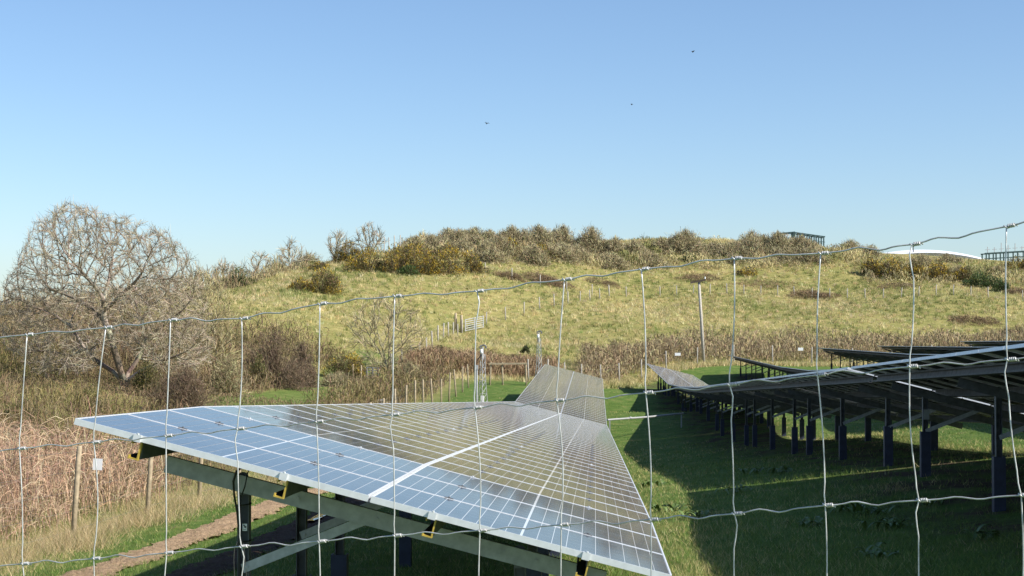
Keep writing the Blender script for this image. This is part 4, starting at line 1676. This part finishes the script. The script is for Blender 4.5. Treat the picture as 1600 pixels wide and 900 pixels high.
S['bracken'] = ('low patch of brown bracken on the open hillside, %s patch from the left', 'bracken patches on the hillside', 'bracken_patch',
                [(850, 441, 120, 22), (1262, 465, 100, 20), (1519, 504, 92, 18), (1100, 436, 90, 14), (935, 442, 70, 12), (1400, 449, 90, 12), (800, 436, 60, 20), (1590, 458, 50, 16), (1190, 446, 110, 10)])
S['evergreen'] = ('small round dark bush at the foot of the hill, %s from the left', 'round dark bushes at the foot of the hill', 'dark_bush',
                  [(690, 556, 34, 18), (822, 552, 20, 14)])
sd = 100
for kind, (lab, grp, nm, items) in S.items():
    for k, (px, py, wp, hp) in enumerate(sorted(items)):
        p = hit(px, py, 100)
        s_ = p[1] / F
        sd += 1
        if kind == 'evergreen':
            lb_ = ['small round dark green bush on the grass right of the pale bare tree', 'tiny dark bush on the grass left of the far camera mast'][k]
        else:
            lb_ = lab % nth(k)
        shrub(kind, p, wp * s_, hp * s_ * (0.6 if kind == 'bracken' else 0.92), sd, lb_, grp, nm)

# shrubs in the scrub on the left
LS = [('dark', 425, 622, 150, 108, 92, 'large dome-shaped purple-brown shrub left of the grassy path', 'dark_shrub'),
      ('olive', 42, 690, 120, 68, 52, 'olive green leafy bush at the left edge behind the dry bramble', 'olive_bush'),
      ('olive', 145, 640, 80, 40, 60, 'small olive bush below the large bare tree', 'olive_bush'),
      ('dark', 290, 640, 130, 66, 64, 'rounded dark brown shrub right of the small olive bush', 'dark_shrub'),
      ('bare', 360, 622, 90, 62, 78, 'mid brown twiggy shrub left of the dome-shaped purple shrub', 'bare_shrub'),
      ('gorse', 545, 594, 96, 46, 104, 'gorse bush with yellow flowers in front of the vase-shaped tree', 'gorse_bush'),
      ('olive', 405, 600, 40, 50, 88, 'small olive ivy-covered bush inside the purple-brown shrub', 'olive_bush'),
      ('bare', 530, 620, 80, 38, 98, 'brown twiggy shrub beside the grassy path', 'bare_shrub'),
      ('bare', 640, 612, 70, 44, 100, 'brown twiggy shrub under the vase-shaped tree beside the wooden fence', 'bare_shrub'),
      ('dark', 470, 600, 60, 62, 96, 'dark twiggy shrub at the right shoulder of the purple-brown dome', 'dark_shrub'),
      ('olive', 230, 612, 70, 50, 70, 'olive twiggy bush against the trunk of the large bare tree', 'olive_bush')]
for k, (kind, px, py, wp, hp, Y, lab, nm) in enumerate(LS):
    p = at(px, py, Y)
    p[2] = gz(np.array([p[0]]), np.array([p[1]]))[0]
    top = at(px, py - hp, Y)[2]
    shrub(kind, p, wp * Y / F, max(0.6, top - p[2]), 300 + k, lab, 'bushes in the scrub on the left', nm, 1.0)


# ------------------------------------------------------------------ scrub, bramble and hedges (uncountable)
def arch_stuff(name, label, X, Y, H, cols, wmul=0.5, lean=0.5, cat='scrub', frac=1.0, up=0.3, mat=None):
    n = len(X)
    Z = gz(X, Y)
    a = rng.uniform(0, 2 * math.pi, n)
    l = H * frac * rng.uniform(0.55, 1.1, n)
    B = np.stack([X, Y, Z - 0.03 + H * up * rng.uniform(0, 1, n) ** 1.3], 1)
    d = np.stack([np.cos(a), np.sin(a), np.zeros(n)], 1)
    le = lean * rng.uniform(0.2, 1.2, n)
    k1 = B + d * (l * le * 0.25)[:, None] + np.array([0, 0, 1.0]) * (l * 0.42)[:, None]
    k2 = k1 + d * (l * le * 0.5)[:, None] + np.array([0, 0, 1.0]) * (l * 0.25 * (1.1 - le * 0.7))[:, None]
    k3 = k2 + d * (l * le * 0.5)[:, None] + np.array([0, 0, 1.0]) * (l * (0.16 - 0.32 * le))[:, None]
    ww = np.maximum(0.006, Y / 1664.0 * wmul * rng.uniform(0.6, 1.3, n))
    V, q, c = ribbons(np.stack([B, k1, k2, k3], 1), np.stack([ww, ww, ww * 0.8, ww * 0.4], 1), cols)
    o = obj(name, npmesh(name, V, q, mat or M_TWIG, c))
    return tag(o, label, cat, kind='stuff')


# dry bramble right behind the left fence
n = 24000
Y = 17 + 18 * rng.random(n)
X = -8.75 - rng.random(n) ** 1.2 * (4.5 + 0.10 * Y)
H = 1.35 + 0.25 * vnoise(X, Y, 1.5, 31) + np.clip((-9.3 - X) / 3, -0.25, 0.35)
C = pick([(0.40, 0.265, 0.175), (0.31, 0.20, 0.135), (0.50, 0.36, 0.24), (0.23, 0.145, 0.10), (0.55, 0.43, 0.28)], n, 0.18)
arch_stuff('dry_bramble', 'tangle of dry pinkish brown bramble and bracken stems behind the left fence', X, Y, H * 0.9, C, 0.5, 0.7, up=0.8, frac=0.55, mat=M_STALK)
# mid scrub to the tree and beyond
n = 120000
Y = 33 + 85 * rng.random(n) ** 0.95
X = -9.2 - rng.random(n) * (0.30 * Y)
pathx = np.interp(Y, [60, 85, 100, 118], [-14.6, -15.2, -15.6, -15.5])
keep = ~((np.abs(X - pathx) < 1.1 + 0.02 * (Y - 60)) & (Y > 76)) & ~((X > pathx) & (Y > 85) & (X < -10.5) & (Y > 104))
X, Y = X[keep], Y[keep]
n = len(X)
H = np.clip(1.25 + 0.5 * vnoise(X, Y, 4, 33) + 0.4 * vnoise(X, Y, 1.6, 34) + np.clip((-14 - X) / 8, 0, 0.6), 0.5, 3)
H = np.where(Y < 76, H * np.interp(Y, [33, 46, 76], [0.75, 0.62, 0.42]), H)
H = np.where((np.abs(X - np.interp(Y, [60, 85, 100, 118], [-14.6, -15.2, -15.6, -15.5])) < 3.4) & (Y > 60), H * 0.6, H)
mixn = vnoise(X, Y, 5, 35)
Cb = pick([(0.25, 0.175, 0.115), (0.20, 0.135, 0.095), (0.33, 0.24, 0.155), (0.15, 0.10, 0.075)], n, 0.2)
Co = pick([(0.25, 0.20, 0.095), (0.17, 0.155, 0.06), (0.34, 0.27, 0.14)], n, 0.2)
C = np.where((mixn + rng.normal(0, 0.35, n) > 0.55)[:, None], Co, Cb) * 0.8
tree_gap = (np.hypot((X - tb[0]) / 4.5, (Y - tb[1] + 2) / 9.0) < 1) & (Y < tb[1] + 4)
H = np.where(tree_gap, np.minimum(H, 0.55), H)
arch_stuff('bramble_scrub', 'mass of brown bramble scrub between the left fence and the bare trees', X, Y, H, C, 0.45, 0.6, up=0.9, frac=0.4)


def along(pts, n, half, jit=1.0):
    P = np.array(pts, float)
    sl = np.linalg.norm(np.diff(P, axis=0), axis=1)
    cum = np.concatenate([[0], np.cumsum(sl)])
    s = rng.uniform(0, cum[-1], n)
    x, y = np.interp(s, cum, P[:, 0]), np.interp(s, cum, P[:, 1])
    return x + rng.normal(0, 0.3, n), y + rng.uniform(-half, half, n)


# far hedge behind the field
hp = [(p[0], p[1] + 7.5) for p in [np.array(q) for q in far_pts[1:]]] + [(52, 157)]
X, Y = along(hp, 45000, 5.0)
H = np.clip(1.45 + 0.55 * vnoise(X, Y, 4, 41) + 0.35 * vnoise(X, Y, 1.5, 42), 0.5, 3)
C = pick([(0.28, 0.205, 0.145), (0.34, 0.25, 0.175), (0.22, 0.16, 0.115), (0.44, 0.35, 0.22)], len(X), 0.18)
arch_stuff('far_hedge', 'low brown bramble hedge running along behind the far fence', X, Y, H, C, 0.42, 0.6, 'hedge', up=0.9, frac=0.38)
# brown scrub between the frame and the far row
X, Y = along([at(640, 600, 110)[:2], at(700, 585, 116)[:2], at(760, 575, 119)[:2], at(870, 570, 124)[:2]], 18000, 4.0)
H = np.clip(1.45 + 0.35 * vnoise(X, Y, 3, 43), 0.6, 3)
C = pick([(0.27, 0.175, 0.12), (0.33, 0.225, 0.15), (0.21, 0.14, 0.10)], len(X), 0.18)
arch_stuff('brown_scrub', 'band of reddish brown scrub behind the wooden straining frame', X, Y, H, C, 0.42, 0.6, up=0.9, frac=0.4)
# low far belt of trees behind the bare tree on the left skyline
X, Y = rng.uniform(-75, -33, 24000), rng.uniform(112, 160, 24000)
H = np.clip(2.0 + 0.7 * vnoise(X, Y, 7, 45), 0.7, 4)
C = pick([(0.25, 0.175, 0.125), (0.30, 0.22, 0.15), (0.19, 0.15, 0.09)], len(X), 0.2)
arch_stuff('far_thicket', 'brown thicket of bare scrub far behind the large tree', X, Y, H, C, 0.45, 0.5, up=0.9, frac=0.4)

# low scrub and rank straw filling the crest between the shrubs
cx = [hit(px, py, 120)[:2] for px, py in ((630, 392), (700, 392), (780, 396), (860, 396), (940, 404), (1040, 402), (1140, 398), (1250, 398), (1340, 400))]
X, Y = along(cx, 44000, 7.5)
X2, Y2 = along([hit(px, py, 120)[:2] for px, py in ((330, 450), (400, 440), (460, 424), (530, 408), (600, 396))], 6000, 4.0)
X3, Y3 = along([hit(px, py, 120)[:2] for px, py in ((1345, 428), (1420, 432), (1500, 436), (1600, 436))], 10000, 7.0)
X, Y = np.concatenate([X, X2, X3]), np.concatenate([Y, Y2, Y3])
pat = vnoise(X, Y, 3.2, 81) + 0.6 * vnoise(X, Y, 1.2, 82)
k = pat + rng.normal(0, 0.25, len(X)) > -0.35
X, Y, pat = X[k], Y[k], pat[k]
H = np.clip(0.75 + 0.85 * np.clip(pat, -0.4, 2), 0.3, 2.5)
hue = vnoise(X, Y, 4.5, 83)
C1 = pick([(0.34, 0.27, 0.17), (0.27, 0.215, 0.14), (0.40, 0.33, 0.20)], len(X), 0.2)
C2 = pick([(0.50, 0.41, 0.24), (0.58, 0.48, 0.29)], len(X), 0.15)
C3 = pick([(0.20, 0.20, 0.085), (0.27, 0.25, 0.11)], len(X), 0.2)
C = np.where((hue > 0.45)[:, None], C2, np.where((hue < -0.35)[:, None], C3, C1))
arch_stuff('crest_scrub', 'low brown and straw scrub filling the hill crest between the shrubs', X, Y, H, C, 0.42, 0.55, up=0.9, frac=0.5)

# ------------------------------------------------------------------ grass
STRAW = [(0.58, 0.49, 0.245), (0.49, 0.405, 0.19), (0.65, 0.56, 0.31)]
GREEN = [(0.22, 0.25, 0.07), (0.17, 0.21, 0.055), (0.29, 0.30, 0.10)]


def tufts(name, label, X, Y, strawness, h, nb, spread, wmul, cat='grass', cs=STRAW, cg=GREEN, lean=0.5, wmin=0.006):
    n = len(X)
    Z = gz(X, Y)
    C = np.where((rng.random(n) < strawness)[:, None], pick(cs, n, 0.13), pick(cg, n, 0.13))
    i = np.repeat(np.arange(n), nb)
    m = len(i)
    sp = spread[i] if np.ndim(spread) else spread
    B = np.stack([X[i] + rng.normal(0, 1, m) * sp, Y[i] + rng.normal(0, 1, m) * sp, Z[i] - 0.01], 1)
    hh = (h[i] if np.ndim(h) else h) * rng.uniform(0.55, 1.15, m)
    T = B + np.stack([rng.normal(0, lean, m) * hh, rng.normal(0, lean, m) * hh, hh], 1)
    W = np.maximum(wmin, Y[i] / 1664.0 * wmul * rng.uniform(0.7, 1.3, m))
    V, f, c = blades(B, T, W, C[i] * rng.normal(1, 0.1, (m, 1)))
    o = obj(name, npmesh(name, V, f, M_GRASS, np.clip(c, 0.005, 0.9)))
    return tag(o, label, cat, kind='stuff')


# hillside tussocks
n = 60000
Y = rng.uniform(108, 226, n)
X = rng.uniform(-34, 0.31 * 226, n)
k = (X < 0.29 * Y) & (X > -0.40 * Y) & (Y > np.interp(X, [-34, -8, 0, 6, 16, 40, 80], [112, 108, 113, 135, 142, 149, 151]))
X, Y = X[k], Y[k]
tus = vnoise(X, Y, 0.55, 51) + 0.5 * vnoise(X, Y, 2.0, 52)
k = tus + rng.normal(0, 0.35, len(X)) > -0.15
X, Y, tus = X[k], Y[k], tus[k]
sw = np.clip(0.48 + 0.38 * vnoise(X, Y, 11, 53) + 0.30 * tus, 0.12, 0.95)
nT = 21000
TYs = rng.uniform(108, 226, nT)
TXs = rng.uniform(-34, 70, nT)
kk = (TXs < 0.29 * TYs) & (TXs > -0.40 * TYs) & (TYs > np.interp(TXs, [-34, -8, 0, 6, 16, 40, 80], [112, 108, 113, 135, 142, 149, 151]))
TXs, TYs = TXs[kk], TYs[kk]
tsw = np.clip(0.64 + 0.38 * vnoise(TXs, TYs, 11, 53) + 0.2 * vnoise(TXs, TYs, 3, 54), 0.25, 0.97)
tufts('hillside_tussocks', 'pale straw tussocks dotting the hillside', TXs, TYs, tsw, rng.uniform(0.25, 0.5, len(TXs)), 13, 0.13, 0.5, lean=0.5)
tufts('hillside_grass', 'rough tussocky grass, straw and green, covering the hillside', X, Y, sw, np.clip(0.16 + 0.08 * tus, 0.05, 0.4), 4, 0.12, 0.5, lean=0.75)
# short field grass, denser near the camera
n = 90000
Yv = 1 / rng.uniform(1 / 110, 1 / 13, n)
X = rng.uniform(-930, 720, n) / F * Yv * 1.05
e_ = rng.normal(0, 0.07, n) - 0.35 * (rng.random(n) < 0.10)
k = (X > -8.4) & (np.abs(X - track_x(Yv)) > 0.31 + e_) & (np.abs(X - track_x(Yv) - 1.55) > 0.31 + e_)
k &= ~((X > 4.1) & (X < 6.2) & (rng.random(n) < 0.75))
X, Y = X[k], Yv[k]
pn = vnoise(X, Y, 1.4, 61)
edge = np.exp(-((X - 0.95) / 0.65) ** 2) * 0.45 + np.exp(-((X + 7.6) / 0.6) ** 2) * 0.6 + np.exp(-((X - 6.7) / 0.7) ** 2) * 0.8
sw = np.clip(0.10 + 0.12 * pn + edge + 0.6 * np.clip(vnoise(X, Y, 2.6, 62) - 0.45, 0, 1), 0.02, 0.9)
tufts('field_grass', 'short green grass of the solar field with straw patches', X, Y, sw, 0.06 + 0.04 * np.clip(pn + 1, 0, 2) * 0.5, 3, 0.05, 0.5, lean=0.6, cg=[(0.14, 0.215, 0.042), (0.10, 0.17, 0.032), (0.20, 0.27, 0.06)],
      cs=[(0.44, 0.39, 0.16), (0.36, 0.34, 0.12), (0.55, 0.47, 0.23)])
# long dry grass along the left fence
n = 8000
Y = 1 / rng.uniform(1 / 85, 1 / 17, n)
X = -8.05 + rng.normal(-0.15, 0.42, n) - 0.3 * vnoise(Y, Y * 0, 2.0, 71)
k = (vnoise(X, Y, 1.1, 73) + rng.normal(0, 0.4, n) > 0.0)
X, Y = X[k], Y[k]
n = len(X)
tufts('dry_fence_grass', 'long pale dry grass growing along the foot of the left fence', X, Y, np.full(n, 0.88), np.clip(0.27 + 0.14 * vnoise(X, Y, 1.2, 72), 0.08, 0.6), 5, 0.08, 0.4, lean=0.75,
      cs=[(0.52, 0.40, 0.22), (0.44, 0.33, 0.17), (0.60, 0.49, 0.29)])
# straw along the far fence
X, Y = along(far_pts, 5000, 0.9)
tufts('far_fence_grass', 'pale dry grass along the foot of the far fence', X, Y, np.full(len(X), 0.85), np.full(len(X), 0.38), 4, 0.10, 0.6, lean=0.4)

# ------------------------------------------------------------------ dock plants
lm = MB()
L_, W_ = 0.26, 0.075
pts = []
for i in range(6):
    t = i / 5
    wv = W_ * math.sin(math.pi * min(0.97, 0.08 + t * 0.9)) ** 0.8
    z = 0.13 * math.sin(t * 2.3) - 0.04 * t
    pts += [(t * L_, -wv / 2, z + 0.012), (t * L_, 0, z), (t * L_, wv / 2, z + 0.012)]
fc = []
for i in range(5):
    a = i * 3
    fc += [(a, a + 3, a + 4, a + 1), (a + 1, a + 4, a + 5, a + 2)]
lm.raw(pts, fc)
M_DOCK = simple('dock_leaf', (0.11, 0.17, 0.04), 0.5, 0, 0.4, 9)
LEAF = lm.mesh('leaf', M_DOCK, True)
docks = [(1046, 800, 'broad-leaved dock plant in the sunlit grass beside the near table corner'), (1016, 762, 'broad-leaved dock plant at the edge of the shade by the near table'),
         (1090, 812, 'broad-leaved dock plant in the shade right of the sunlit grass'), (1180, 741, 'small dock plant alone in the shaded grass between the rows'),
         (1222, 740, 'dock plant in the shade just right of the small lone dock'), (1265, 823, 'low dock plant in the dark grass, left of the tall stay wire'),
         (1330, 800, 'wide dock plant in the dark foreground grass below the lit strip'), (1385, 830, 'large dock plant in the dark foreground grass, in the middle of the bottom right'),
         (1358, 808, 'dock plant between the wide and the large foreground docks'), (1380, 872, 'dock plant lowest in the dark bottom right grass'),
         (1440, 790, 'dock plant near the lit strip under the right row'), (1150, 770, 'dock plant above the lit strip in the shaded grass'), (1550, 845, 'dock plant at the right edge of the foreground grass')]
for k, (px, py, lab) in enumerate(docks):
    p = hit(px, py)
    e = empty('dock_plant', p)
    tag(e, lab, 'plant', 'dock plants in the grass')
    for j in range(17):
        a = j * 2.4 + rng.uniform(-0.3, 0.3)
        s_ = rng.uniform(0.4, 0.85)
        obj('leaf', LEAF, e, Matrix.Translation((0.12 * rng.normal(), 0.12 * rng.normal(), -0.015)) @ Matrix.Rotation(a, 4, 'Z') @ Matrix.Rotation(-rng.uniform(0.0, 0.4), 4, 'Y') @ Matrix.Scale(s_, 4))
